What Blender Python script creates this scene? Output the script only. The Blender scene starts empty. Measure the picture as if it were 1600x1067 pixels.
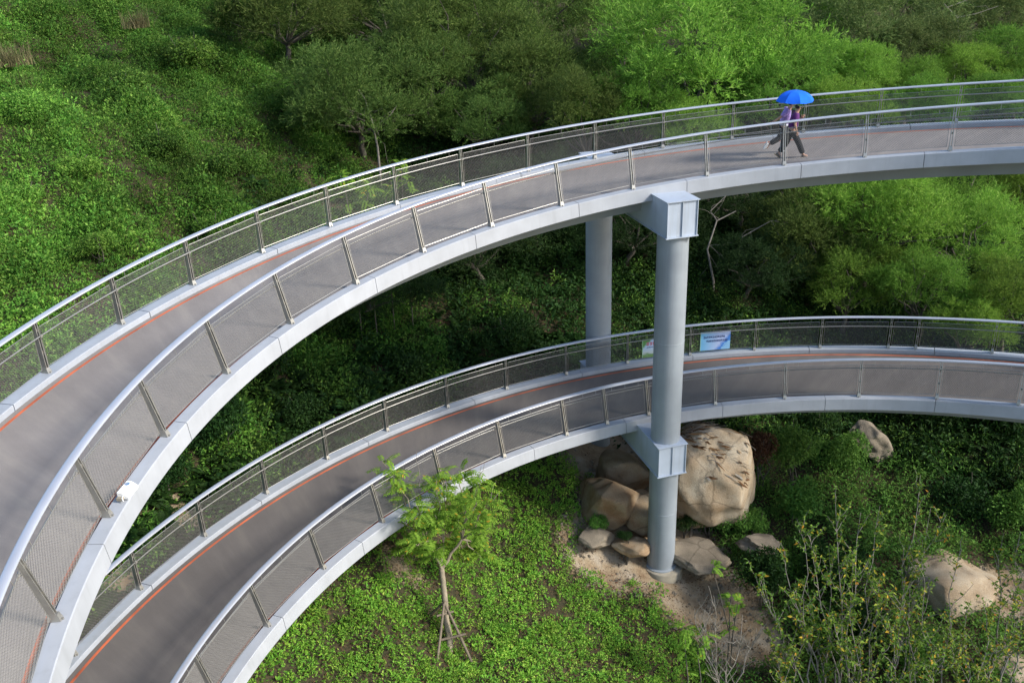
import bpy, math, random
import numpy as np
from mathutils import Vector, Matrix

# ------------------------------------------------------------------ camera, world, sun, exposure
SC = bpy.context.scene
COL = SC.collection
rnd = random.Random(7)
F_PX, TH, RO = 1455.62, 0.4171, -0.0361
_u = Vector((0, math.sin(TH), math.cos(TH))); _x = Vector((1, 0, 0))
FW = Vector((0, math.cos(TH), -math.sin(TH)))
RC = _x * math.cos(RO) + _u * math.sin(RO)
UC = _u * math.cos(RO) - _x * math.sin(RO)
CAM = Vector((0, 0, 20))
cd = bpy.data.cameras.new('camera'); cam = bpy.data.objects.new('camera', cd); COL.objects.link(cam)
cam.matrix_world = Matrix(((RC.x, UC.x, -FW.x, CAM.x), (RC.y, UC.y, -FW.y, CAM.y), (RC.z, UC.z, -FW.z, CAM.z), (0, 0, 0, 1)))
cd.sensor_width = 36; cd.lens = 36 * F_PX / 1600; cd.clip_end = 2000; cd.clip_start = 0.1
SC.camera = cam
SUN_AZ, SUN_EL = math.radians(-20), math.radians(34)       # towards the sun: azimuth from +X, elevation
w = bpy.data.worlds.new('World'); SC.world = w; w.use_nodes = True
nt = w.node_tree; nt.nodes.clear()
sky = nt.nodes.new('ShaderNodeTexSky'); sky.sky_type = 'NISHITA'; sky.sun_disc = False
sky.sun_elevation = SUN_EL; sky.sun_rotation = math.pi / 2 - SUN_AZ
bg = nt.nodes.new('ShaderNodeBackground'); bg.inputs[1].default_value = 0.15
wo = nt.nodes.new('ShaderNodeOutputWorld')
nt.links.new(sky.outputs[0], bg.inputs[0]); nt.links.new(bg.outputs[0], wo.inputs[0])
sl = bpy.data.lights.new('sun', 'SUN'); sun = bpy.data.objects.new('sun', sl); COL.objects.link(sun)
sl.energy = 3.1; sl.angle = math.radians(11); sl.color = (1.0, 0.955, 0.88)
sdir = Vector((math.cos(SUN_EL) * math.cos(SUN_AZ), math.cos(SUN_EL) * math.sin(SUN_AZ), math.sin(SUN_EL)))
sun.rotation_euler = sdir.to_track_quat('Z', 'Y').to_euler(); sun.location = sdir * 120
SC.view_settings.view_transform = 'Standard'; SC.view_settings.look = 'None'
SC.view_settings.exposure = 0.76; SC.view_settings.gamma = 1.0
SC.cycles.max_bounces = 6; SC.cycles.transparent_max_bounces = 4
SC.cycles.use_denoising = True

def at(px, py, d):
    """world point seen at pixel (px, py) of the photograph, at depth d metres"""
    return CAM + (FW + RC * ((px - 800) / F_PX) - UC * ((py - 533.5) / F_PX)) * d

def project(P):
    P = np.asarray(P, float) - np.array(CAM)
    d = P @ np.array(FW)
    dd = np.maximum(d, 0.1)
    return 800 + F_PX * (P @ np.array(RC)) / dd, 533.5 - F_PX * (P @ np.array(UC)) / dd, d

# ------------------------------------------------------------------ mesh helpers
class MB:
    def __init__(s): s.v = []; s.f = []; s.m = []
    def add(s, vs, fs, mi=0):
        b = len(s.v); s.v.extend([tuple(p) for p in vs]); s.f.extend([tuple(i + b for i in f) for f in fs]); s.m.extend([mi] * len(fs)); return s
    def hexa(s, c, mi=0):   # 8 corners: bottom 4 ccw, top 4 ccw
        return s.add(c, [(3, 2, 1, 0), (4, 5, 6, 7), (0, 1, 5, 4), (1, 2, 6, 5), (2, 3, 7, 6), (3, 0, 4, 7)], mi)
    def box(s, c, h, ax=None, mi=0):
        c = Vector(c); X, Y, Z = ax or (Vector((1, 0, 0)), Vector((0, 1, 0)), Vector((0, 0, 1)))
        q = [c + X * (a * h[0]) + Y * (b * h[1]) + Z * (e * h[2]) for e in (-1, 1) for a, b in ((-1, -1), (1, -1), (1, 1), (-1, 1))]
        return s.hexa(q, mi)
    def tube(s, pts, rad, n=8, caps=True, mi=0, flat=None):
        pts = [Vector(p) for p in pts]; N = len(pts)
        R = rad if isinstance(rad, (list, tuple)) else [rad] * N
        up = None; vs = []
        for i, p in enumerate(pts):
            t = (pts[min(i + 1, N - 1)] - pts[max(i - 1, 0)])
            t = t.normalized() if t.length > 1e-9 else Vector((0, 0, 1))
            if up is None:
                up = Vector((0, 0, 1)) if abs(t.z) < 0.9 else Vector((1, 0, 0))
            a = t.cross(up)
            a = a.normalized() if a.length > 1e-6 else t.orthogonal().normalized()
            b = a.cross(t).normalized()
            if flat is None: up = b
            for k in range(n):
                g = 2 * math.pi * k / n
                vs.append(p + a * (math.cos(g) * R[i] * (flat[0] if flat else 1)) + b * (math.sin(g) * R[i] * (flat[1] if flat else 1)))
        fs = [(i * n + k, i * n + (k + 1) % n, (i + 1) * n + (k + 1) % n, (i + 1) * n + k) for i in range(N - 1) for k in range(n)]
        if caps: fs += [tuple(range(n - 1, -1, -1)), tuple((N - 1) * n + k for k in range(n))]
        return s.add(vs, fs, mi)
    def lathe(s, prof, n=32, c=(0, 0, 0), mi=0):
        vs = [(c[0] + r * math.cos(2 * math.pi * k / n), c[1] + r * math.sin(2 * math.pi * k / n), c[2] + z) for r, z in prof for k in range(n)]
        fs = [(i * n + k, i * n + (k + 1) % n, (i + 1) * n + (k + 1) % n, (i + 1) * n + k) for i in range(len(prof) - 1) for k in range(n)]
        fs += [tuple(range(n - 1, -1, -1)), tuple((len(prof) - 1) * n + k for k in range(n))]
        return s.add(vs, fs, mi)

WLOC = {}
def mesh_of(name, mb, mats, off=(0, 0, 0), smooth=None):
    me = bpy.data.meshes.new(name)
    v = np.array(mb.v, float) - np.array(off, float)
    me.from_pydata(v.tolist(), [], mb.f)
    for m in (mats if isinstance(mats, (list, tuple)) else [mats]): me.materials.append(m)
    if any(mb.m): me.polygons.foreach_set('material_index', mb.m)
    if smooth is not None:
        me.polygons.foreach_set('use_smooth', [True] * len(me.polygons))
        if smooth < 180: me.set_sharp_from_angle(angle=math.radians(smooth))
    me.update(); return me

def obj(name, me, parent=None):
    o = bpy.data.objects.new(name, me); COL.objects.link(o)
    if parent: o.parent = parent
    return o

def part(name, mb, mats, parent, smooth=None):
    """part whose shape is given in world coordinates, under an unrotated parent"""
    o = obj(name, mesh_of(name, mb, mats, WLOC[parent.name], smooth), parent)
    WLOC[o.name] = WLOC[parent.name]; return o

def thing(name, label, cat, loc=(0, 0, 0), group=None, rz=0):
    o = bpy.data.objects.new(name, None); COL.objects.link(o); o.location = loc; o.rotation_euler = (0, 0, rz)
    o.empty_display_size = 0.2
    o['label'] = label; o['category'] = cat
    if group: o['group'] = group
    WLOC[o.name] = Vector(loc); return o

def tag(o, label, cat=None, group=None, kind=None):
    o['label'] = label
    if cat: o['category'] = cat
    if group: o['group'] = group
    if kind: o['kind'] = kind
    return o

def np_mesh(name, V, Fq, mats, smooth=False):
    """mesh of quads from numpy arrays"""
    me = bpy.data.meshes.new(name)
    V = np.ascontiguousarray(V, np.float32); Fq = np.ascontiguousarray(Fq, np.int32); k = Fq.shape[1]
    me.vertices.add(len(V)); me.vertices.foreach_set('co', V.ravel())
    me.loops.add(Fq.size); me.loops.foreach_set('vertex_index', Fq.ravel())
    me.polygons.add(len(Fq)); me.polygons.foreach_set('loop_start', np.arange(0, Fq.size, k, dtype=np.int32))
    me.polygons.foreach_set('use_smooth', np.full(len(Fq), smooth))
    for m in (mats if isinstance(mats, (list, tuple)) else [mats]): me.materials.append(m)
    me.update(calc_edges=True); return me

# ------------------------------------------------------------------ materials
def mat(name):
    m = bpy.data.materials.new(name); m.use_nodes = True; n = m.node_tree.nodes; n.clear()
    return m, n, m.node_tree.links
def N(n, t, **kw):
    o = n.new(t)
    for k, v in kw.items(): setattr(o, k, v)
    return o
def ramp(n, stops):
    r = n.new('ShaderNodeValToRGB'); e = r.color_ramp.elements
    while len(e) > len(stops): e.remove(e[-1])
    while len(e) < len(stops): e.new(0.5)
    for q, (p, c) in zip(e, stops): q.position = p; q.color = (*c, 1)
    return r
def simple(name, col, rough=0.5, metal=0.0, var=0.12, scale=6.0, bump=0.0, bscale=60.0, spec=0.5):
    m, n, l = mat(name)
    b = N(n, 'ShaderNodeBsdfPrincipled'); o = N(n, 'ShaderNodeOutputMaterial'); l.new(b.outputs[0], o.inputs[0])
    g = N(n, 'ShaderNodeNewGeometry'); t = N(n, 'ShaderNodeTexNoise'); t.inputs['Scale'].default_value = scale; t.inputs['Detail'].default_value = 6
    l.new(g.outputs['Position'], t.inputs['Vector'])
    r = ramp(n, [(0.3, tuple(c * (1 - var) for c in col)), (0.7, tuple(min(1, c * (1 + var)) for c in col))])
    l.new(t.outputs[0], r.inputs[0]); l.new(r.outputs[0], b.inputs['Base Color'])
    b.inputs['Metallic'].default_value = metal; b.inputs['Specular IOR Level'].default_value = spec
    mr = N(n, 'ShaderNodeMapRange'); mr.inputs[3].default_value = rough * 0.8; mr.inputs[4].default_value = min(1, rough * 1.2)
    l.new(t.outputs[0], mr.inputs[0]); l.new(mr.outputs[0], b.inputs['Roughness'])
    if bump:
        t2 = N(n, 'ShaderNodeTexNoise'); t2.inputs['Scale'].default_value = bscale; t2.inputs['Detail'].default_value = 8
        l.new(g.outputs['Position'], t2.inputs['Vector'])
        bp = N(n, 'ShaderNodeBump'); bp.inputs['Strength'].default_value = bump; bp.inputs['Distance'].default_value = 0.02
        l.new(t2.outputs[0], bp.inputs['Height']); l.new(bp.outputs[0], b.inputs['Normal'])
    return m

def streaked(name, col, rough=0.38, dirt=(0.20, 0.19, 0.16), amount=0.35, bump=0.03):
    """paint with faint vertical rain streaks and grime"""
    m, n, l = mat(name); g = N(n, 'ShaderNodeNewGeometry')
    mp = N(n, 'ShaderNodeMapping'); mp.inputs['Scale'].default_value = (7, 7, .35); l.new(g.outputs['Position'], mp.inputs['Vector'])
    t = N(n, 'ShaderNodeTexNoise'); t.inputs['Scale'].default_value = 1.0; t.inputs['Detail'].default_value = 7; t.inputs['Roughness'].default_value = .65; l.new(mp.outputs[0], t.inputs['Vector'])
    t2 = N(n, 'ShaderNodeTexNoise'); t2.inputs['Scale'].default_value = 1.7; t2.inputs['Detail'].default_value = 6; l.new(g.outputs['Position'], t2.inputs['Vector'])
    a = N(n, 'ShaderNodeMapRange'); a.inputs[1].default_value = .52; a.inputs[2].default_value = .78; a.inputs[4].default_value = amount; l.new(t.outputs[0], a.inputs[0])
    r = ramp(n, [(.3, tuple(c * .92 for c in col)), (.7, tuple(c * 1.07 for c in col))]); l.new(t2.outputs[0], r.inputs[0])
    mx = N(n, 'ShaderNodeMix', data_type='RGBA'); l.new(a.outputs[0], mx.inputs['Factor']); l.new(r.outputs[0], mx.inputs['A']); mx.inputs['B'].default_value = (*dirt, 1)
    b = N(n, 'ShaderNodeBsdfPrincipled'); l.new(mx.outputs['Result'], b.inputs['Base Color']); b.inputs['Roughness'].default_value = rough
    q = N(n, 'ShaderNodeMapRange'); q.inputs[3].default_value = rough * .8; q.inputs[4].default_value = rough * 1.3; l.new(t2.outputs[0], q.inputs[0]); l.new(q.outputs[0], b.inputs['Roughness'])
    bp = N(n, 'ShaderNodeBump'); bp.inputs['Strength'].default_value = bump; bp.inputs['Distance'].default_value = .05; l.new(t2.outputs[0], bp.inputs['Height']); l.new(bp.outputs[0], b.inputs['Normal'])
    o = N(n, 'ShaderNodeOutputMaterial'); l.new(b.outputs[0], o.inputs[0]); return m

def one(n):
    v = n.new('ShaderNodeValue'); v.outputs[0].default_value = 1.0; return v.outputs[0]

def leaf_mat(name, cols, trans=0.35, tint=0.25, rough=0.62, pscale=0.25, gain=1.0, objvar=False):
    cols = [(p, tuple(min(.8, q * gain) for q in c)) for p, c in cols]
    m, n, l = mat(name)
    g = N(n, 'ShaderNodeNewGeometry'); oi = N(n, 'ShaderNodeObjectInfo')
    r = ramp(n, cols); l.new(g.outputs['Random Per Island'], r.inputs[0])
    t = N(n, 'ShaderNodeTexNoise'); t.inputs['Scale'].default_value = pscale; t.inputs['Detail'].default_value = 4
    l.new(g.outputs['Position'], t.inputs['Vector'])
    hs = N(n, 'ShaderNodeHueSaturation')
    a = N(n, 'ShaderNodeMapRange'); a.inputs[1].default_value = 0.3; a.inputs[2].default_value = 0.7; a.inputs[3].default_value = 1 - tint; a.inputs[4].default_value = 1 + tint
    l.new(t.outputs[0], a.inputs[0]); l.new(a.outputs[0], hs.inputs['Value'])
    h = N(n, 'ShaderNodeMapRange'); h.inputs[3].default_value = 0.485; h.inputs[4].default_value = 0.512
    l.new(oi.outputs['Random'], h.inputs[0]); l.new(h.outputs[0], hs.inputs['Hue'])
    rv = N(n, 'ShaderNodeMath', operation='MULTIPLY_ADD'); rv.inputs[1].default_value = .45; rv.inputs[2].default_value = .76
    fr = N(n, 'ShaderNodeMath', operation='FRACT'); f7 = N(n, 'ShaderNodeMath', operation='MULTIPLY'); f7.inputs[1].default_value = 7.31; l.new(oi.outputs['Random'], f7.inputs[0]); l.new(f7.outputs[0], fr.inputs[0]); l.new(fr.outputs[0], rv.inputs[0])
    sv = N(n, 'ShaderNodeVectorMath', operation='SCALE'); l.new(r.outputs[0], sv.inputs[0]); l.new(rv.outputs[0] if objvar else one(n), sv.inputs['Scale']); l.new(sv.outputs[0], hs.inputs['Color'])
    b = N(n, 'ShaderNodeBsdfPrincipled'); b.inputs['Roughness'].default_value = rough; b.inputs['Specular IOR Level'].default_value = 0.16
    tr = N(n, 'ShaderNodeBsdfTranslucent'); mx = N(n, 'ShaderNodeMixShader'); mx.inputs[0].default_value = trans
    l.new(hs.outputs[0], b.inputs['Base Color']); l.new(hs.outputs[0], tr.inputs[0])
    o = N(n, 'ShaderNodeOutputMaterial')
    l.new(b.outputs[0], mx.inputs[1]); l.new(tr.outputs[0], mx.inputs[2]); l.new(mx.outputs[0], o.inputs[0])
    return m

M = {}
M['white'] = streaked('painted_steel_pale_blue', (0.36, 0.385, 0.42), .45, (.22, .22, .22), .3)
M['fascia'] = streaked('painted_steel_white', (0.37, 0.385, 0.41), .45, (.22, .22, .22), .25)
M['beam'] = streaked('painted_steel_blue_grey', (0.41, 0.465, 0.54), .42, (.27, .28, .28), .5)
M['column'] = streaked('painted_steel_grey', (0.275, 0.305, 0.332), .40, (.17, .18, .18), .45)
M['girder'] = simple('painted_steel_dark', (0.23, 0.25, 0.25), 0.5, var=0.1, scale=1.0)
M['steel'] = simple('stainless_steel', (0.31, 0.30, 0.275), 0.35, 0.6, var=0.08, scale=4)
M['post'] = simple('stainless_post', (0.36, 0.345, 0.31), 0.4, 0.6, var=0.12, scale=5)
M['rail'] = simple('brushed_handrail', (0.56, 0.57, 0.61), 0.33, 0.45, var=0.05, scale=2)
M['wire'] = simple('steel_wire', (0.19, 0.183, 0.168), 0.5, 0.35, var=0.1, scale=5)
M['orange'] = simple('orange_line_paint', (0.50, 0.115, 0.045), 0.7, var=0.4, scale=1.2)
M['concrete'] = simple('concrete', (0.33, 0.29, 0.22), 0.9, var=0.25, scale=3, bump=0.4, bscale=25)
M['bark'] = simple('bark', (0.10, 0.085, 0.065), 0.9, var=0.4, scale=9, bump=0.6, bscale=30)
M['palebark'] = simple('pale_bark', (0.24, 0.20, 0.14), 0.85, var=0.3, scale=7, bump=0.5, bscale=40)
M['twig'] = simple('dry_twig', (0.17, 0.15, 0.125), 0.9, var=0.35, scale=8)
M['stem'] = simple('grey_stem', (0.20, 0.18, 0.15), 0.85, var=0.35, scale=6)
M['stake'] = simple('weathered_pole', (0.15, 0.12, 0.085), 0.9, var=0.3, scale=8, bump=0.4, bscale=40)
M['bag'] = simple('box_white', (0.8, 0.8, 0.79), 0.4, var=0.03)
M['box_blue'] = simple('badge_blue', (0.06, 0.33, 0.75), 0.5, var=0.05)
M['dark'] = simple('dark_grey', (0.05, 0.05, 0.05), 0.6)

G = lambda *a: [(p, c) for p, c in a]
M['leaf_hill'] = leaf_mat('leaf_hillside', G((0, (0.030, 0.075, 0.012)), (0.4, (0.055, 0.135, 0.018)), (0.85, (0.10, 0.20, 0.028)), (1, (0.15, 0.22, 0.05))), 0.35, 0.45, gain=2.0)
M['leaf_hill_shade'] = leaf_mat('leaf_hillside_shade', G((0, (0.030, 0.075, 0.012)), (0.4, (0.055, 0.135, 0.018)), (0.85, (0.10, 0.20, 0.028)), (1, (0.15, 0.22, 0.05))), 0.35, 0.45, gain=1.2)  # same hillside leaves dimmed, the trees' shade put into the colour
M['leaf_dark'] = leaf_mat('leaf_undergrowth', G((0, (0.014, 0.042, 0.010)), (0.6, (0.028, 0.075, 0.014)), (1, (0.05, 0.11, 0.02))), 0.3, 0.3, gain=0.85)  # darkened leaves: shade below trees and ramps is in the colour
M['leaf_slope'] = leaf_mat('leaf_slope_cover', G((0, (0.05, 0.115, 0.015)), (0.5, (0.09, 0.19, 0.022)), (0.9, (0.14, 0.25, 0.03)), (1, (0.20, 0.25, 0.05))), 0.35, 0.3, pscale=0.5, gain=2.0)
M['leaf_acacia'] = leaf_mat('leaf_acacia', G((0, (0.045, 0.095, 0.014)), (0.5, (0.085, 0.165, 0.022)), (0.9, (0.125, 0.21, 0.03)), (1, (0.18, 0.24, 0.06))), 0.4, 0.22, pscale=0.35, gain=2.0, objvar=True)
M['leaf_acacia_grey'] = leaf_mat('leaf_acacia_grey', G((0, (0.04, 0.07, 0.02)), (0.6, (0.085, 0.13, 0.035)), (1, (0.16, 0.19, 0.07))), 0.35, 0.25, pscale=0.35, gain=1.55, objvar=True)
M['leaf_deep_shade'] = leaf_mat('leaf_acacia_deep_shade', G((0, (0.014, 0.034, 0.010)), (0.6, (0.028, 0.06, 0.015)), (1, (0.05, 0.085, 0.02))), 0.25, 0.25, pscale=0.35)  # near-black leaf tone paints the gloom between the ramps onto the crowns
M['leaf_acacia_shade'] = leaf_mat('leaf_acacia_shade', G((0, (0.036, 0.065, 0.014)), (0.6, (0.065, 0.115, 0.022)), (1, (0.115, 0.155, 0.04))), 0.35, 0.25, pscale=0.35, gain=1.55, objvar=True)  # acacia leaves toned down, shade of the upper middle trees in the colour
M['leaf_acacia_dry'] = leaf_mat('leaf_acacia_dry', G((0, (0.11, 0.05, 0.018)), (1, (0.22, 0.10, 0.035))), 0.3, 0.2)
M['leaf_young'] = leaf_mat('leaf_young_tree', G((0, (0.09, 0.19, 0.02)), (0.6, (0.15, 0.29, 0.03)), (0.96, (0.20, 0.33, 0.04)), (0.985, (0.40, 0.32, 0.03)), (1, (0.45, 0.25, 0.03))), 0.4, 0.15, gain=1.3)
M['leaf_shrub'] = leaf_mat('leaf_shrub', G((0, (0.04, 0.10, 0.018)), (0.6, (0.075, 0.16, 0.025)), (1, (0.12, 0.22, 0.04))), 0.35, 0.25, pscale=0.6, gain=1.5)
M['leaf_yellow'] = leaf_mat('leaf_sapling', G((0, (0.06, 0.125, 0.02)), (0.6, (0.115, 0.205, 0.03)), (0.88, (0.21, 0.26, 0.035)), (0.95, (0.42, 0.30, 0.03)), (1, (0.40, 0.17, 0.03))), 0.4, 0.15, gain=1.35)
M['leaf_brown'] = leaf_mat('leaf_dead', G((0, (0.07, 0.035, 0.018)), (0.6, (0.14, 0.065, 0.03)), (1, (0.24, 0.14, 0.07))), 0.2, 0.2)
M['leaf_straw'] = leaf_mat('leaf_straw', G((0, (0.10, 0.10, 0.04)), (0.6, (0.17, 0.16, 0.07)), (1, (0.27, 0.24, 0.12))), 0.3, 0.2)

# ------------------------------------------------------------------ the helical ramp: geometry of the two turns
DK = dict(
    u=dict(c=(7.4931, 11.8784), Ri=14.5526, w=3.8811, z=13.4921, k=-1.301, a2=-.372, a3=.163, z2=.01, z3=-.193),
    l=dict(c=(7.6568, 12.5368), Ri=14.5425, w=3.8406, z=5.4817, k=-.3913, a2=-.2355, a3=.2122, z2=.5638, z3=-.1998))
LEAN, H = 0.28, 1.15
def dz_(d, ph):
    q = DK[d]; t = min(max(ph, math.radians(32)), math.radians(216)) - math.pi * .65
    return q['z'] + q['k'] * (ph - math.pi / 2) + q['z2'] * t * t + q['z3'] * t ** 3
def dR(d, ph):
    q = DK[d]; t = min(max(ph, math.radians(32)), math.radians(216)) - math.pi * .65
    return q['Ri'] + q['a2'] * t * t + q['a3'] * t ** 3
def dp(d, deg, off, dz=0.0):
    """point on a deck: angle in degrees, offset outward from the inner railing line, height over the kerb"""
    ph = math.radians(deg); r = dR(d, ph) + off; c = DK[d]['c']
    return Vector((c[0] + r * math.cos(ph), c[1] + r * math.sin(ph), dz_(d, ph) + dz))
def sweep(mb, d, a0, a1, sec, step=1.0, caps=True):
    n = max(2, int(abs(a1 - a0) / step) + 1); k = len(sec); vs = []
    for i in range(n):
        a = a0 + (a1 - a0) * i / (n - 1)
        vs += [dp(d, a, o, z) for o, z in sec]
    fs = [(i * k + j, (i + 1) * k + j, (i + 1) * k + (j + 1) % k, i * k + (j + 1) % k) for i in range(n - 1) for j in range(k)]
    if caps: fs += [tuple(range(k)), tuple((n - 1) * k + j for j in range(k - 1, -1, -1))]
    mb.add(vs, fs); return mb
#SETTING
# ------------------------------------------------------------------ terrain
COLF, COLB = Vector((4.70, 25.45, 0)), Vector((3.13, 30.85, 0))
CTRL = [(4.7, 25.45, .15), (3.13, 30.85, 1.5)]
def _onz(px, py, z):
    d = (at(px, py, 1) - CAM); return CAM + d * ((z - 20) / d.z)
for px, py, z in [(700, 1020, 1.5), (450, 1040, 3.0), (600, 850, 4.1), (320, 1060, 4.3), (1085, 885, .05), (990, 885, .1), (1035, 905, -.1), (860, 760, 2.3), (1000, 800, .9), (920, 850, .8), (1000, 1040, .1),
                  (1150, 1040, -.5), (1400, 1060, -1.0), (1590, 1050, -1.1), (1480, 930, -.8), (1150, 808, 1.5), (1300, 750, .6), (1590, 750, .6),
                  (270, 835, 4.6), (150, 950, 4.9), (410, 735, 4.6), (600, 645, 4.5), (800, 590, 4.0)]:
    p = _onz(px, py, z); CTRL.append((p.x, p.y, p.z))
for px, py, d in [(350, 620, 28), (650, 520, 36), (900, 430, 42), (100, 300, 36), (300, 150, 45), (50, 50, 50), (350, 400, 36), (0, 450, 30), (600, 270, 47), (700, 160, 56),
                  (1130, 420, 42), (1500, 590, 37), (1300, 520, 42), (1500, 140, 75), (1000, 240, 56), (1300, 690, 35), (1500, 700, 35), (1300, 240, 60), (150, 0, 58), (900, 110, 75)]:
    p = at(px, py, d); CTRL.append((p.x, p.y, p.z))
CTRL += [(-70, 110, 27), (0, 115, 24), (70, 115, 22), (-60, 50, 21), (-45, 20, 14), (70, 40, 6), (60, 70, 12), (40, 15, -4), (-30, 0, 7), (10, 2, -2), (60, 0, -5)]
CT = np.array(CTRL, float)
def _fit():
    n = len(CT); r = np.hypot(CT[:, None, 0] - CT[None, :, 0], CT[:, None, 1] - CT[None, :, 1])
    A = np.zeros((n + 3, n + 3)); A[:n, :n] = r - np.eye(n) * 2.0
    A[:n, n] = 1; A[:n, n + 1:] = CT[:, :2]; A[n:, :n] = A[:n, n:].T
    return np.linalg.solve(A, np.concatenate([CT[:, 2], np.zeros(3)]))
CW = _fit()
_ph = np.random.RandomState(3).uniform(0, 6.28, (24,)); _dr = np.random.RandomState(4).uniform(0, 6.28, (24,))
BARE = [(*_onz(985, 800, .9).xy, 1.7, 1.0), (*_onz(960, 870, .6).xy, 1.6, 1.0), (*_onz(1060, 880, 0).xy, 1.5, 1.0), (*_onz(1090, 960, -.8).xy, 1.5, .9), (*_onz(1150, 1020, -1.5).xy, 1.4, .9),
        (*_onz(270, 830, 4.6).xy, .9, .6), (*_onz(190, 915, 4.8).xy, 0.8, .6), (*_onz(625, 850, 4.0).xy, .8, .55), (*_onz(1560, 1030, -3).xy, 1.2, .9), (3.2, 30.0, 1.7, 1.0)]
def bare(x, y):
    s = np.zeros_like(x)
    for bx, by, r, a in BARE: s = np.maximum(s, a * np.exp(-((x - bx) ** 2 + (y - by) ** 2) / (r * r) * 0.8))
    return s
def ground(x, y):
    x = np.atleast_1d(np.asarray(x, float)); y = np.atleast_1d(np.asarray(y, float)); n = len(CT)
    h = CW[n] + CW[n + 1] * x + CW[n + 2] * y
    for i in range(n): h = h + CW[i] * np.hypot(x - CT[i, 0], y - CT[i, 1])
    for i in range(16):
        fr = (0.35, 0.8, 1.9, 4.2)[i % 4]; am = (0.22, 0.12, 0.05, 0.018)[i % 4]
        h = h + am * np.sin(fr * (x * math.cos(_dr[i]) + y * math.sin(_dr[i])) + _ph[i])
    q = DK['l']; dx, dy = x - q['c'][0], y - q['c'][1]
    ph = np.arctan2(dy, dx) % (2 * math.pi); ph = np.clip(ph, math.radians(20), math.radians(225))
    t = np.clip(ph, math.radians(32), math.radians(216)) - math.pi * .65
    R = q['Ri'] + q['a2'] * t ** 2 + q['a3'] * t ** 3; rr = np.hypot(dx, dy)
    zd = q['z'] + q['k'] * (ph - math.pi / 2) + q['z2'] * t ** 2 + q['z3'] * t ** 3
    out = np.maximum(np.maximum(R - 0.5 - rr, rr - R - q['w'] - 0.35), 0)
    lim = zd - 1.05 + out * 0.9
    return np.where((dy > -8) & (dx < 30), np.minimum(h, lim), h)
def gz(x, y): return float(ground(x, y)[0])

def build_ground():
    xs = np.concatenate([np.arange(-75, -28, 1.5), np.arange(-28, 34, 0.4), np.arange(34, 80, 1.5)])
    ys = np.concatenate([np.arange(-6, 62, 0.4), np.arange(62, 122, 1.5)])
    X, Y = np.meshgrid(xs, ys); nx, ny = len(xs), len(ys)
    x, y = X.ravel(), Y.ravel(); z = ground(x, y)
    i = np.arange((ny - 1) * (nx - 1)); r, c = i // (nx - 1), i % (nx - 1); a = r * nx + c
    m, n, l = mat('soil')
    at_ = N(n, 'ShaderNodeAttribute', attribute_name='bare'); g = N(n, 'ShaderNodeNewGeometry')
    t = N(n, 'ShaderNodeTexNoise'); t.inputs['Scale'].default_value = 1.6; t.inputs['Detail'].default_value = 8; l.new(g.outputs['Position'], t.inputs['Vector'])
    t2 = N(n, 'ShaderNodeTexNoise'); t2.inputs['Scale'].default_value = 14; t2.inputs['Detail'].default_value = 8; l.new(g.outputs['Position'], t2.inputs['Vector'])
    dark = ramp(n, [(0.3, (0.022, 0.024, 0.012)), (0.55, (0.05, 0.042, 0.022)), (0.75, (0.11, 0.06, 0.03))]); l.new(t2.outputs[0], dark.inputs[0])
    sand = ramp(n, [(0.3, (0.20, 0.13, 0.075)), (0.5, (0.31, 0.235, 0.15)), (0.75, (0.40, 0.34, 0.26))]); l.new(t.outputs[0], sand.inputs[0])
    ad = N(n, 'ShaderNodeMath', operation='ADD'); l.new(at_.outputs['Fac'], ad.inputs[0])
    sc = N(n, 'ShaderNodeMath', operation='MULTIPLY_ADD'); sc.inputs[1].default_value = 0.7; sc.inputs[2].default_value = -0.35; l.new(t2.outputs[0], sc.inputs[0]); l.new(sc.outputs[0], ad.inputs[1])
    th = N(n, 'ShaderNodeMapRange'); th.inputs[1].default_value = 0.30; th.inputs[2].default_value = 0.48; l.new(ad.outputs[0], th.inputs[0])
    mx = N(n, 'ShaderNodeMix', data_type='RGBA'); l.new(th.outputs[0], mx.inputs['Factor']); l.new(dark.outputs[0], mx.inputs['A']); l.new(sand.outputs[0], mx.inputs['B'])
    b = N(n, 'ShaderNodeBsdfPrincipled'); b.inputs['Roughness'].default_value = 0.95; b.inputs['Specular IOR Level'].default_value = 0.2
    l.new(mx.outputs['Result'], b.inputs['Base Color'])
    bp = N(n, 'ShaderNodeBump'); bp.inputs['Strength'].default_value = 0.7; bp.inputs['Distance'].default_value = 0.06; l.new(t2.outputs[0], bp.inputs['Height']); l.new(bp.outputs[0], b.inputs['Normal'])
    o = N(n, 'ShaderNodeOutputMaterial'); l.new(b.outputs[0], o.inputs[0])
    me = np_mesh('ground', np.stack([x, y, z], 1), np.stack([a, a + 1, a + nx + 1, a + nx], 1), m, True)
    q = me.attributes.new('bare', 'FLOAT', 'POINT'); q.data.foreach_set('value', bare(x, y).astype(np.float32))
    o = obj('ground', me); o['kind'] = 'structure'; o['label'] = 'hillside ground with dark soil and bare sandy patches under the ramps'
build_ground()

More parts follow.
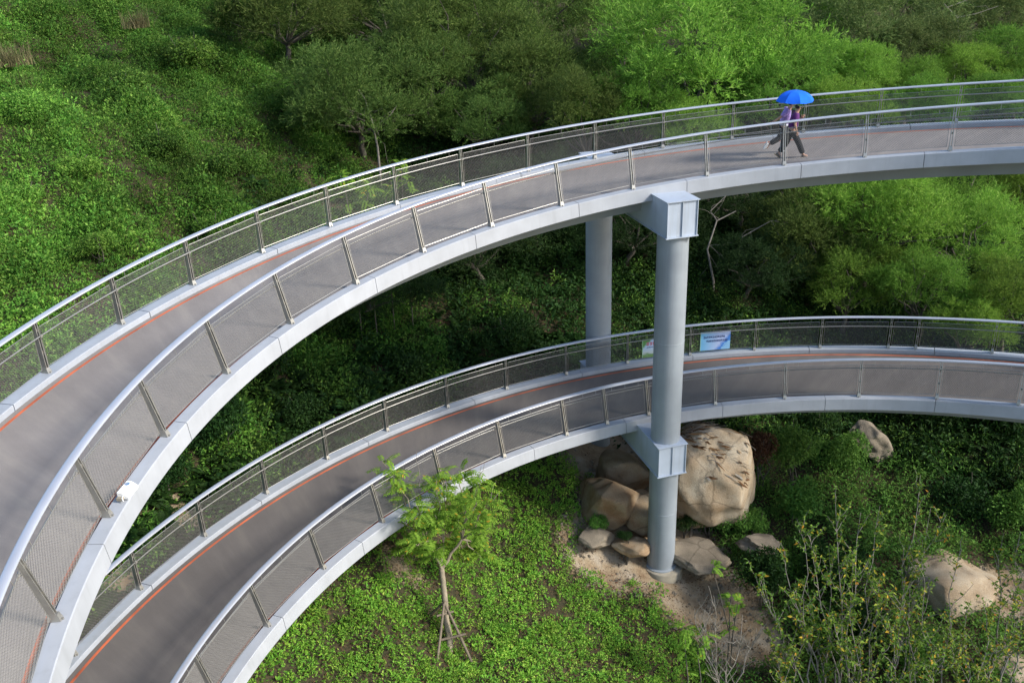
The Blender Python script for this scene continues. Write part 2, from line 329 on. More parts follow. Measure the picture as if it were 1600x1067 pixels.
# ------------------------------------------------------------------ ramp decks
def deck_mat(cx, cy, gain=1.0):
    m, n, l = mat('walkway_asphalt')
    g = N(n, 'ShaderNodeNewGeometry'); sp = N(n, 'ShaderNodeSeparateXYZ'); l.new(g.outputs['Position'], sp.inputs[0])
    def op(o, a, b=None):
        k = N(n, 'ShaderNodeMath', operation=o)
        for i, v in enumerate((a, b)):
            if v is None: continue
            if isinstance(v, (int, float)): k.inputs[i].default_value = v
            else: l.new(v, k.inputs[i])
        return k.outputs[0]
    dx, dy = op('SUBTRACT', sp.outputs[0], cx), op('SUBTRACT', sp.outputs[1], cy)
    an = op('MULTIPLY', op('ARCTAN2', dy, dx), 16.0); ra = op('SQRT', op('ADD', op('MULTIPLY', dx, dx), op('MULTIPLY', dy, dy)))
    cb = N(n, 'ShaderNodeCombineXYZ'); l.new(op('ADD', an, op('MULTIPLY', ra, 0.5)), cb.inputs[0]); l.new(op('MULTIPLY', ra, 0.16), cb.inputs[1])
    t = N(n, 'ShaderNodeTexNoise'); t.inputs['Scale'].default_value = 1.9; t.inputs['Detail'].default_value = 7; t.inputs['Roughness'].default_value = 0.62; l.new(cb.outputs[0], t.inputs['Vector'])
    t2 = N(n, 'ShaderNodeTexNoise'); t2.inputs['Scale'].default_value = 160; t2.inputs['Detail'].default_value = 3; l.new(g.outputs['Position'], t2.inputs['Vector'])
    t3 = N(n, 'ShaderNodeTexNoise'); t3.inputs['Scale'].default_value = 0.5; t3.inputs['Detail'].default_value = 5; l.new(g.outputs['Position'], t3.inputs['Vector'])
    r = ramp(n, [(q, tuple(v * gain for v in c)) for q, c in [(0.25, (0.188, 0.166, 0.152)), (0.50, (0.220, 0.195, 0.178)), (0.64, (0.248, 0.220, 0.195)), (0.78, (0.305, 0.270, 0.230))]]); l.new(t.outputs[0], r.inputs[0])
    mv = op('ADD', op('MULTIPLY', op('ADD', t2.outputs[0], -0.5), 0.45), op('ADD', op('MULTIPLY', t3.outputs[0], 0.5), 0.75))
    mu = N(n, 'ShaderNodeVectorMath', operation='SCALE'); l.new(r.outputs[0], mu.inputs[0]); l.new(mv, mu.inputs['Scale'])
    b = N(n, 'ShaderNodeBsdfPrincipled'); b.inputs['Roughness'].default_value = 0.85; b.inputs['Specular IOR Level'].default_value = 0.3
    l.new(mu.outputs[0], b.inputs['Base Color'])
    bp = N(n, 'ShaderNodeBump'); bp.inputs['Strength'].default_value = 0.25; bp.inputs['Distance'].default_value = 0.01; l.new(t2.outputs[0], bp.inputs['Height']); l.new(bp.outputs[0], b.inputs['Normal'])
    o = N(n, 'ShaderNodeOutputMaterial'); l.new(b.outputs[0], o.inputs[0]); return m

RNG = dict(u=(34, 214), l=(28, 208))
KH = 0.13
POSTS = {
    'ui': [184.2 - 8.73 * i for i in range(-3, 18)], 'uo': [161.1 - 7.07 * i for i in range(-6, 18)],
    'li': [187.4, 178.4, 169.4, 160.4, 151.2, 141.9, 132.7, 123.6, 114.6, 108.9, 103.2, 94.3, 85.4, 76.3, 67.2, 58.2, 49.2, 40.2, 31.2],
    'lo': [196.4, 189.1, 181.8, 174.5, 167.1, 159.6, 152.1, 144.7, 137.4, 130.1, 122.7, 115.5, 108.3, 101.0, 93.7, 86.4, 79.2, 72.0, 69.2, 61.7, 54.4, 47.1, 39.8, 32.5]}

def build_deck(d, label):
    a0, a1 = RNG[d]; w = DK[d]['w']; base = dp(d, 102, w / 2, -1)
    t = thing('ramp_deck', label, 'ramp', base, 'turns of the helical ramp')
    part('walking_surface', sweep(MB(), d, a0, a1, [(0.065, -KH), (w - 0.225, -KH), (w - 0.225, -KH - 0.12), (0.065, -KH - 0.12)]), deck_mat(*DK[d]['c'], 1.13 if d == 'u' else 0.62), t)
    for off in (w - 0.225 - 0.20, 0.065 + 0.09):
        part('edge_line', sweep(MB(), d, a0 + .5, a1 - .5, [(off, -KH + .004), (off + 0.07, -KH + .004), (off + 0.07, -KH + .001), (off, -KH + .001)]), M['orange'], t)
    part('girder', sweep(MB(), d, a0, a1, [(0.35, -KH - .125), (w - .35, -KH - .125), (w - .5, -0.86), (0.5, -0.86)]), M['girder'], t)
    a = a0
    while a < a1 - 1:                                   # painted steel kerb pieces with open joints, inner side
        b = min(a + 13.1, a1)
        part('inner_kerb_panel', sweep(MB(), d, a + .03, b - .03, [(0.06, -KH - 0.11), (0.06, -0.012), (0.048, 0), (-0.205, -0.004), (-0.222, -0.02), (-0.262, -0.375), (-0.25, -0.39), (-0.21, -0.39), (-0.19, -KH - 0.11)]), M['fascia'], t)
        part('outer_kerb_panel', sweep(MB(), d, a + .03, b - .03, [(w - 0.22, -KH - 0.11), (w - 0.22, -0.012), (w - 0.208, 0), (w + 0.13, 0), (w + 0.145, -0.015), (w + 0.16, -0.38), (w + 0.1, -0.38), (w + 0.1, -KH - 0.11)]), M['white'], t)
        a = b
    part('edge_stringer', sweep(MB(), d, a0, a1, [(-0.17, -0.25), (0.34, -0.25), (0.34, -0.37), (-0.17, -0.37)]), M['girder'], t)
    part('edge_stringer', sweep(MB(), d, a0, a1, [(w - 0.34, -0.25), (w + 0.09, -0.25), (w + 0.09, -0.365), (w - 0.34, -0.365)]), M['girder'], t)
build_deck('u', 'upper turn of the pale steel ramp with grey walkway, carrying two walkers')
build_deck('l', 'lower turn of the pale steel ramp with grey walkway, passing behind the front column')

# ------------------------------------------------------------------ railings
def quad_pt(c, u, v): return (c[0] * (1 - u) + c[1] * u) * (1 - v) + (c[3] * (1 - u) + c[2] * u) * v
def build_railing(key, label):
    d, side = key[0], key[1]; off = 0.0 if side == 'i' else DK[d]['w']; lean = LEAN if side == 'i' else 0.0
    ins = 1 if side == 'i' else -1                       # towards the walkway
    P = sorted(POSTS[key]); t = thing('railing', label, 'railing', dp(d, P[len(P) // 2], off, 0), 'steel mesh railings of the ramp')
    aa = np.linspace(P[0] - 2, P[-1] + 2, 200)
    part('handrail', MB().tube([dp(d, a, off + lean, H) for a in aa], 1.0, 14, flat=(0.085, 0.034)), M['rail'], t, 60)
    zm = 0.84
    part('mid_rail', MB().tube([dp(d, a, off + lean * zm / H + ins * 0.10, zm) for a in aa], 0.018, 8), M['steel'], t, 60)
    # post: two tapered plates with a gap, spacer, foot shoe and mid rail clamp, shared by all posts of this railing
    hp = MB(); top = H - 0.03
    for s in (-1, 1):
        y0, y1 = s * 0.020, s * 0.036
        lo, hi = (min(y0, y1), max(y0, y1))
        b0, b1, t0, t1 = -0.065, 0.065, lean - 0.04, lean + 0.04
        hp.hexa([(b0, lo, 0.02), (b1, lo, 0.02), (b1, hi, 0.02), (b0, hi, 0.02), (t0, lo, top), (t1, lo, top), (t1, hi, top), (t0, hi, top)])
    for h in (0.45, 0.95):
        hp.box((lean * h / H, 0, h), (0.02, 0.02, 0.03))
    pm = mesh_of('post', hp, M['post'])
    ft = MB(); ft.hexa([(-.10, -.055, 0), (.09, -.055, 0), (.09, .055, 0), (-.10, .055, 0), (-.062, -.044, .11), (.075, -.044, .11), (.075, .044, .11), (-.062, .044, .11)])
    for sx in (-.115, .105):
        ft.lathe([(0.014, 0), (0.014, 0.03)], 8, (sx, 0, 0))
    fm = mesh_of('foot', ft, M['post'])
    cl = MB(); cl.tube([(lean * zm / H, 0, zm - 0.03), (lean * zm / H + ins * .10, 0, zm - 0.025)], 0.014, 8); cl.box((lean * zm / H + ins * .10, 0, zm), (0.026, 0.03, 0.026))
    cm = mesh_of('clamp', cl, M['post'])
    for a in P:
        q = obj('post', pm, t); q.location = dp(d, a, off) - t.location; q.rotation_euler = (0, 0, math.radians(a))
        for nm, mm in (('foot', fm), ('clamp', cm)): obj(nm, mm, q)
    hb, ht = 0.10, 0.985
    for a, b in zip(P[:-1], P[1:]):
        R = dR(d, math.radians(a)) + off; g = math.degrees(0.095 / R)
        c = [dp(d, a + g, off + lean * hb / H, hb), dp(d, b - g, off + lean * hb / H, hb), dp(d, b - g, off + lean * ht / H, ht), dp(d, a + g, off + lean * ht / H, ht)]
        L, Hh = (c[1] - c[0]).length, ht - hb; mb = MB(); pu, slope = 0.066, 1.5
        nl = int((L + Hh * slope) / pu) + 1
        for s in (1, -1):
            for i in range(nl):
                x0 = i * pu + 0.01 - (Hh * slope if s > 0 else 0); pts = []
                y_lo, y_hi = 0.0, Hh; xa, xb = x0, x0 + s * Hh * slope
                # clip the wire to the frame
                def clip(x):
                    return (x - x0) / (s * slope)
                ys = sorted([clip(0), clip(L)]); y_lo, y_hi = max(0, ys[0]), min(Hh, ys[1])
                if y_hi - y_lo < 0.02: continue
                for yy in (y_lo, y_hi): pts.append(quad_pt(c, (x0 + s * slope * yy) / L, yy / Hh))
                mb.tube(pts, 0.0031, 3, caps=False)
        pa = part('mesh_panel', mb, M['wire'], t)
        fr = MB()
        for k in range(4): fr.tube([c[k], c[(k + 1) % 4]], 0.0065, 6)
        for u in (0.14, 0.5, 0.86):
            p0 = quad_pt(c, u, 1.0); p1 = p0 + (Vector((0, 0, H - 0.03 - ht))) + (dp(d, a, off + lean, 0) - dp(d, a, off + lean * ht / H, 0)); fr.tube([p0, p1], 0.006, 5)
        part('panel_frame', fr, M['steel'], pa)
build_railing('ui', 'steel mesh railing along the near inner edge of the upper ramp, posts leaning inward')
build_railing('uo', 'steel mesh railing along the far outer edge of the upper ramp, hillside behind')
build_railing('li', 'steel mesh railing along the near inner edge of the lower ramp, behind the young tree')
build_railing('lo', 'steel mesh railing along the far outer edge of the lower ramp, holding the two banners')

# ------------------------------------------------------------------ columns, cross beams, footings
def column(c, z0, z1, label, rings):
    t = thing('support_column', label, 'column', (c.x, c.y, z0), 'round steel columns of the ramp')
    part('shaft', MB().lathe([(0.456, 0), (0.456, z1 - z0)], 48, (c.x, c.y, z0)), M['column'], t, 40)
    for z in rings:
        part('weld_seam', MB().lathe([(0.457, -0.012), (0.4605, -0.006), (0.4605, 0.006), (0.457, 0.012)], 48, (c.x, c.y, z)), M['column'], t, 60)
    part('base_plate', MB().lathe([(0.53, 0.0), (0.53, 0.03), (0.50, 0.035), (0.457, 0.06)], 40, (c.x, c.y, z0)), M['column'], t, 40)
ZF, ZB = 0.42, 1.85
column(COLF, ZF, 12.06, 'tall grey steel column in front, nearest one, standing on a bare concrete footing', (2.6, 8.6))
column(COLB, ZB, 12.06, 'grey steel column behind the lower ramp, partly hidden by it', (8.2, 10.9))
for c, z, lab, r, e in ((COLF, ZF, 'round concrete footing under the front column on sandy ground', 0.66, (0.07, -.03)), (COLB, ZB, 'round concrete footing under the rear column below the lower ramp', 0.72, (0, 0))):
    mb = MB().lathe([(r + .03, -2.2), (r, -0.05), (r - .02, -0.012), (r - .05, 0)], 36, (c.x + e[0], c.y + e[1], z))
    o = obj('concrete_footing', mesh_of('concrete_footing', mb, M['concrete'], (c.x, c.y, z), 40)); o.location = (c.x, c.y, z); tag(o, lab, 'footing', 'concrete footings of the columns')
def cross_beam(ztop, label, hole):
    ax = (COLB - COLF); ax.z = 0; Ls = ax.length; e = ax.normalized(); s = Vector((e.y, -e.x, 0)); Z = Vector((0, 0, 1))
    A, B = COLF - e * 0.56, COLB + e * 0.62; mid = (A + B) / 2; hl = (B - A).length / 2; hw, hh = 0.455, 1.06
    t = thing('cross_beam', label, 'beam', (mid.x, mid.y, ztop - hh), 'box beams tying the columns')
    def bx(nm, u, v, zc, hu, hv, hz): part(nm, MB().box(A + e * u + s * v + Z * zc, (hu, hv, hz), (e, s, Z)), M['beam'], t)
    L = hl * 2
    bx('top_plate', L / 2, 0, ztop - 0.012, L / 2 + .02, hw + .045, .012)
    bx('bottom_plate', L / 2, 0, ztop - hh + 0.012, L / 2 + .02, hw + .045, .012)
    for v in (-1, 1): bx('side_plate', L / 2, v * hw, ztop - hh / 2, L / 2 - .004, .01, hh / 2 - .0265)
    for u in (0.05, L - 0.05):
        bx('end_plate', u, 0, ztop - hh / 2, .01, hw - .013, hh / 2 - .0265)
        bx('stiffener', u + (-.03 if u < 1 else .03), 0, ztop - hh / 2, .018, .010, hh / 2 - .0265)
cross_beam(13.0, 'blue grey box beam under the upper ramp, its ribbed end topping the front column', False)
cross_beam(5.24, 'blue grey box beam under the lower ramp, pierced by the front column', True)
#NEXT
# ------------------------------------------------------------------ foliage helpers
RS = np.random.RandomState(11)
def unit(n, rs=RS):
    v = rs.normal(size=(n, 3)); return v / np.linalg.norm(v, axis=1)[:, None]
def leaf_quads(C, D, Nn, L, W, fold=0.15):
    """folded diamond leaves: base points C, long axes D, face normals Nn"""
    D = D / np.linalg.norm(D, axis=1)[:, None]
    S = np.cross(D, Nn); S /= np.maximum(np.linalg.norm(S, axis=1), 1e-6)[:, None]
    Nn = np.cross(S, D)
    L = np.broadcast_to(L, (len(C),))[:, None]; W = np.broadcast_to(W, (len(C),))[:, None]
    V = np.stack([C, C + D * L * .45 + S * W * .5 + Nn * W * fold, C + D * L - Nn * L * .08, C + D * L * .45 - S * W * .5 + Nn * W * fold], 1).reshape(-1, 3)
    return V, np.arange(len(C) * 4).reshape(-1, 4)
def join(parts):
    V, Fq, b = [], [], 0
    for v, f in parts: V.append(v); Fq.append(f + b); b += len(v)
    return np.concatenate(V), np.concatenate(Fq)

def clump(n, r, h, L, W, up=0.5, rs=RS):
    """a low dome of leaves"""
    a = rs.uniform(0, 2 * np.pi, n); q = np.sqrt(rs.uniform(0, 1, n)) * r
    zz = h * (1 - (q / r) ** 2) * rs.uniform(.35, 1, n)
    C = np.stack([q * np.cos(a), q * np.sin(a), zz], 1)
    D = np.stack([np.cos(a), np.sin(a), np.zeros(n)], 1) * .7 + unit(n, rs) * .8; D[:, 2] += up * .4
    Nn = unit(n, rs) * .7; Nn[:, 2] += 1
    return leaf_quads(C, D, Nn, L * rs.uniform(.6, 1.3, n), W * rs.uniform(.7, 1.2, n))
def fern_clump(nf, L, leaf, rs=RS):
    """arching fronds of narrow leaflets"""
    out = []
    for i in range(nf):
        a = rs.uniform(0, 6.28); el = rs.uniform(.5, 1.2); n = 22; t = np.linspace(.1, 1, n)
        P = np.stack([np.cos(a) * t * L * math.cos(el), np.sin(a) * t * L * math.cos(el), L * (t * math.sin(el) - .45 * t ** 2)], 1) * rs.uniform(.7, 1.2)
        T = np.gradient(P, axis=0); T /= np.linalg.norm(T, axis=1)[:, None]; S = np.cross(T, [0, 0, 1.]); S /= np.linalg.norm(S, axis=1)[:, None] + 1e-6
        for s in (1, -1): out.append(leaf_quads(P, S * s + T * .6, np.cross(S, T) + unit(n, rs) * .2, leaf * (1.1 - t * .7), leaf * .24))
    return join(out)

def gn_scatter():
    ng = bpy.data.node_groups.new('scatter_plants', 'GeometryNodeTree')
    ng.interface.new_socket('Geometry', in_out='INPUT', socket_type='NodeSocketGeometry'); ng.interface.new_socket('Geometry', in_out='OUTPUT', socket_type='NodeSocketGeometry')
    n, l = ng.nodes, ng.links
    gi, go = n.new('NodeGroupInput'), n.new('NodeGroupOutput')
    def attr(nm, ty):
        a = n.new('GeometryNodeInputNamedAttribute'); a.data_type = ty; a.inputs[0].default_value = nm; return a
    src = attr('src', 'FLOAT'); cmp_ = n.new('FunctionNodeCompare'); cmp_.data_type = 'FLOAT'; cmp_.operation = 'GREATER_THAN'; cmp_.inputs[1].default_value = .5
    l.new(src.outputs[0], cmp_.inputs[0])
    sp = n.new('GeometryNodeSeparateGeometry'); sp.domain = 'POINT'; l.new(gi.outputs[0], sp.inputs[0]); l.new(cmp_.outputs[0], sp.inputs[1])
    ip = n.new('GeometryNodeInstanceOnPoints'); l.new(sp.outputs[1], ip.inputs['Points']); l.new(sp.outputs[0], ip.inputs['Instance'])
    l.new(attr('rot', 'FLOAT_VECTOR').outputs[0], ip.inputs['Rotation']); l.new(attr('scl', 'FLOAT').outputs[0], ip.inputs['Scale'])
    l.new(ip.outputs[0], go.inputs[0]); return ng
NG = gn_scatter()
def scatter(name, label, VF, mt, P, scl, tilt=.25, rs=RS):
    V, Fq = VF; n = len(P)
    me = np_mesh(name, np.concatenate([V, P]), Fq, mt)
    a = me.attributes.new('src', 'FLOAT', 'POINT'); a.data.foreach_set('value', np.concatenate([np.ones(len(V)), np.zeros(n)]).astype(np.float32))
    a = me.attributes.new('scl', 'FLOAT', 'POINT'); a.data.foreach_set('value', np.concatenate([np.ones(len(V)), scl]).astype(np.float32))
    R = np.zeros((len(V) + n, 3), np.float32); R[len(V):, 0] = rs.uniform(-tilt, tilt, n); R[len(V):, 1] = rs.uniform(-tilt, tilt, n); R[len(V):, 2] = rs.uniform(0, 6.28, n)
    a = me.attributes.new('rot', 'FLOAT_VECTOR', 'POINT'); a.data.foreach_set('vector', R.ravel())
    o = obj(name, me); md = o.modifiers.new('scatter', 'NODES'); md.node_group = NG
    o['kind'] = 'stuff'; o['label'] = label; return o
def in_view(x, y, z, m=160):
    px, py, d = project(np.stack([x, y, z], 1)); return (d > 3) & (px > -m) & (px < 1600 + m) & (py > -m) & (py < 1067 + m)
def lower_under(x, y):
    q = DK['l']; rr = np.hypot(x - q['c'][0], y - q['c'][1]); return (rr > q['Ri'] - .3) & (rr < q['Ri'] + q['w'] + .2)
def spots(x0, x1, y0, y1, dens, rs=RS):
    n = int((x1 - x0) * (y1 - y0) * dens); x = rs.uniform(x0, x1, n); y = rs.uniform(y0, y1, n); z = ground(x, y)
    k = in_view(x, y, z); return x[k], y[k], z[k]
def patch(x, y, s, ph):
    return (np.sin(x * s + ph) * np.cos(y * s * 1.13 + ph * 2) + np.sin(x * s * 2.3 + y * s * 1.7 + ph)) * .5
COLR = lambda x, y: (np.hypot(x - COLF.x, y - COLF.y) > 1.0) & (np.hypot(x - COLB.x, y - COLB.y) > 1.1)

# hillside cover, beyond the lower ramp
def hill_side(x, y):
    """0..1: 1 on the open, leafy left hillside"""
    return 1 / (1 + np.exp((x + 3.5 + .12 * (y - 30)) / 2.0))
def outside(x, y):
    q = DK['l']; return np.hypot(x - q['c'][0], y - q['c'][1]) > q['Ri'] + q['w'] + .3
x, y, z = spots(-45, 8, 12, 75, 19); hs = hill_side(x, y); b = bare(x, y)
k = outside(x, y) & (RS.uniform(size=len(x)) < hs) & (b + RS.uniform(-.2, .2, len(x)) < .45)
x, y, z = x[k], y[k], z[k]; mound = patch(x, y, .55, 1.0)
pick = RS.uniform(size=len(x))
xb = -10.6 - (y - 28.8) * .65; sunny = RS.uniform(size=len(x)) < 1 / (1 + np.exp(-(xb - x) / 1.6))  # split follows the tree shadow's edge; leaf colour carries the shade
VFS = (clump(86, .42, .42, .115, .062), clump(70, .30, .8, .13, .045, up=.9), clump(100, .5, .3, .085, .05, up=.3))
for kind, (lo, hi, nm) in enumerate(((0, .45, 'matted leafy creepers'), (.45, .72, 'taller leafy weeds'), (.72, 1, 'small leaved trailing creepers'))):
    for sel, mt, nn in ((sunny, 'leaf_hill', 'bright green'), (~sunny, 'leaf_hill_shade', 'shade toned green')):
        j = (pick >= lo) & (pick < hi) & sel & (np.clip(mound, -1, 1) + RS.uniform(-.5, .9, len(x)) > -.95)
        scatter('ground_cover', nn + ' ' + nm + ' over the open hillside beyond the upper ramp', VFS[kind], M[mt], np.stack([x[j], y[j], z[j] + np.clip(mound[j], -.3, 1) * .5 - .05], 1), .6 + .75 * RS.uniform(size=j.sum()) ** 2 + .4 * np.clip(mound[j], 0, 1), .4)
# dark undergrowth in the middle and to the right
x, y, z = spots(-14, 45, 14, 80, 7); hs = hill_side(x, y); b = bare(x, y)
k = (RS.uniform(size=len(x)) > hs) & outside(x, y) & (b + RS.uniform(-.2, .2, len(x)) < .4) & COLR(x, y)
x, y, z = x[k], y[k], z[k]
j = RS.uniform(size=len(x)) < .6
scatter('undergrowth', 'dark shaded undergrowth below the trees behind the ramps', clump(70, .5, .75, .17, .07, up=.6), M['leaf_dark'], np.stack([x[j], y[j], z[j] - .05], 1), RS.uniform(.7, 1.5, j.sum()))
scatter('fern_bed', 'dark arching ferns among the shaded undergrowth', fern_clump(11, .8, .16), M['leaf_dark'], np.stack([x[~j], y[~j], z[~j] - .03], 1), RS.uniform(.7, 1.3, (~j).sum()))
# lush narrow leaved plants at the outer edge of the lower ramp
x, y, z = spots(-16, 4, 17, 36, 5); q = DK['l']; rr = np.hypot(x - q['c'][0], y - q['c'][1]) - q['Ri'] - q['w']
k = (rr > .45) & (rr < 4.5) & (bare(x, y) + RS.uniform(-.2, .2, len(x)) < .5)
scatter('edge_plants', 'dark narrow leaved plants crowding the outer edge of the lower ramp', fern_clump(14, .7, .24), M['leaf_dark'], np.stack([x[k], y[k], z[k] - .03], 1), RS.uniform(.6, 1.3, k.sum()))
# bright low cover on the slope inside the lower ramp
x, y, z = spots(-8, 8, 12, 32, 34); q = DK['l']; rr = np.hypot(x - q['c'][0], y - q['c'][1])
px, py, _ = project(np.stack([x, y, z], 1))
shade_edge = rr > q['Ri'] + q['w'] - .2
thin = patch(x, y, 1.3, .4) * .5 + patch(x, y, 4.1, 2.) * .5
k = ~shade_edge & (bare(x, y) + RS.uniform(-.25, .25, len(x)) < .42) & COLR(x, y) & (thin + RS.uniform(-.5, .5, len(x)) > -.36) & (x < 5.5 + (25 - y) * .1)
x, y, z = x[k], y[k], z[k]; j = RS.uniform(size=len(x)) < .55
scatter('slope_cover', 'bright green creeping plants carpeting the slope around the staked tree', clump(46, .24, .2, .085, .042, up=.7), M['leaf_slope'], np.stack([x[j], y[j], z[j] - .02], 1), RS.uniform(.7, 1.35, j.sum()))
scatter('slope_weeds', 'small upright leafy weeds mixed in the green slope carpet', clump(30, .13, .3, .08, .035, up=1.2), M['leaf_slope'], np.stack([x[~j], y[~j], z[~j] - .02], 1), RS.uniform(.7, 1.3, (~j).sum()))
# litter
x, y, z = spots(-8, 16, 12, 36, 16); k = ~lower_under(x, y) | (RS.uniform(size=len(x)) < .3)
x, y, z = x[k], y[k], z[k]
scatter('leaf_litter', 'dry brown fallen leaves and twigs over the soil', clump(7, .16, .03, .09, .035, up=0), M['leaf_brown'], np.stack([x, y, z + .01], 1), RS.uniform(.5, 1.2, len(x)))
# low mixed growth on the hollow floor to the right
x, y, z = spots(4, 34, 12, 40, 10); b = bare(x, y)
k = (b + RS.uniform(-.2, .2, len(x)) < .35) & COLR(x, y) & (patch(x, y, .8, 1.7) + RS.uniform(-.6, .6, len(x)) > -.95) & (x > 5.0 + (25 - y) * .1)
x, y, z = x[k], y[k], z[k]
scatter('hollow_growth', 'mixed dark green weeds filling the hollow between the boulders', clump(50, .36, .5, .12, .05, up=.7), M['leaf_shrub'], np.stack([x, y, z - .04], 1), RS.uniform(.6, 1.4, len(x)))

# ------------------------------------------------------------------ trees
class Crown:
    pass
def make_crown(seed, npuff, per, flat=.62, L=.17, W=.034, pr=(.7, 1.15), dry=0.0):
    """feathery crown about 3 m in radius made of rounded puffs of narrow leaves; centre at origin"""
    rs = np.random.RandomState(seed); c = Crown(); c.puff = []
    tries = 0
    while len(c.puff) < npuff and tries < 6000:
        tries += 1
        u = unit(1, rs)[0]
        if u[2] < -.45: continue
        rad = 3.0 * rs.uniform(.45, 1.0) ** .6; lob = 1 + .22 * math.sin(3 * math.atan2(u[1], u[0]) + seed) + .12 * math.sin(5 * math.atan2(u[1], u[0]) + 2 * seed)
        p = u * rad * lob; p[2] *= flat
        if any(np.linalg.norm(p - q) < .9 for q, _ in c.puff): continue
        c.puff.append((p, rs.uniform(*pr)))
    out = []
    for p, r in c.puff:                                    # sprays of narrow leaves along short twigs
        n = int(per * (r / .9) ** 2); u = unit(n, rs); u[:, 2] = np.where(u[:, 2] < -.35, -u[:, 2], u[:, 2])
        st = p + u * np.array([1, 1, .85]) * (r * rs.uniform(.2, .75, n))[:, None]; d = u + rs.normal(size=(n, 3)) * .35 + np.array([0, 0, .25]); d /= np.linalg.norm(d, axis=1)[:, None]
        Ls = rs.uniform(.28, .62, n) * (.6 + .5 * r); m = 11; t = np.linspace(.1, 1, m)
        P = st[:, None] + d[:, None] * (Ls[:, None] * t)[..., None] + np.array([0, 0, -.16]) * (Ls[:, None] * t ** 2)[..., None]
        C = P.reshape(-1, 3); dd = np.repeat(d, m, 0) * .8 + unit(n * m, rs) * .62; Nn = unit(n * m, rs) * .8 + np.array([0, 0, .6]) + np.repeat(u, m, 0) * .3
        out.append(leaf_quads(C, dd, Nn, L * rs.uniform(.6, 1.3, n * m), W * rs.uniform(.8, 1.3, n * m)))
    c.V, c.F = join(out); return c
CROWNS = [make_crown(s, 40, 88, L=.16, W=.030, pr=(.6, 1.2)) for s in (1, 2, 3, 4, 5)]
CME = {}
def crown_mesh(i, mt):
    if (i, mt) not in CME:
        c = CROWNS[i]; CME[(i, mt)] = np_mesh('crown', c.V, c.F, M[mt])
    return CME[(i, mt)]
def limb(mb, a, b, r0, r1, wob, n=5, seed=0):
    rr = random.Random(seed); a, b = Vector(a), Vector(b); L = (b - a).length; pts = []
    for i in range(n + 1):
        t = i / n; p = a.lerp(b, t)
        if 0 < i < n: p += Vector((rr.uniform(-1, 1), rr.uniform(-1, 1), rr.uniform(-.5, .9))) * wob * L
        pts.append(p)
    mb.tube(pts, [r0 + (r1 - r0) * i / n for i in range(n + 1)], 7); return pts
def tree(label, px, py, d, rpx, var, mt, group, rz, flat=1.0, dry=None):
    c = at(px, py, d); R = rpx * d / F_PX; s = R / 3.0
    rr = random.Random(px * 7 + py); g = gz(c.x, c.y); base = Vector((c.x + rr.uniform(-.4, .4) * R, c.y + rr.uniform(-.3, .5) * R, 0)); base.z = gz(base.x, base.y) - .1
    if c.z - base.z < R * .75: c.z = base.z + R * .75
    t = thing('acacia_tree', label, 'tree', base, group)
    o = obj('crown', crown_mesh(var, mt), t); o.location = c - base; o.scale = (s, s, s * flat); o.rotation_euler = (0, 0, rz)
    mb = MB(); fork = base.lerp(c, .45) + Vector((rr.uniform(-.2, .2), rr.uniform(-.2, .2), 0)); tr = .05 + .035 * R
    limb(mb, base, fork, tr, tr * .75, .05, 4, px)
    rot = Matrix.Rotation(rz, 3, 'Z'); pf = CROWNS[var].puff
    for i in range(0, len(pf), 3):
        q = rot @ Vector(pf[i][0]); q = c + Vector((q.x * s, q.y * s, q.z * s * flat))
        limb(mb, fork, q, tr * .5, .012, .09, 4, i + px)
    part('trunk', mb, M['bark'], t, 70)
    if dry:
        dv = CROWNS[var].puff[dry][0]
    return t
A_, D_ = 'leaf_acacia', 'leaf_acacia_shade'
far, mid, low = 'trees on the shaded hillside beyond the upper ramp', 'trees on the sunlit hillside above the blue umbrella', 'trees between the two ramp turns'
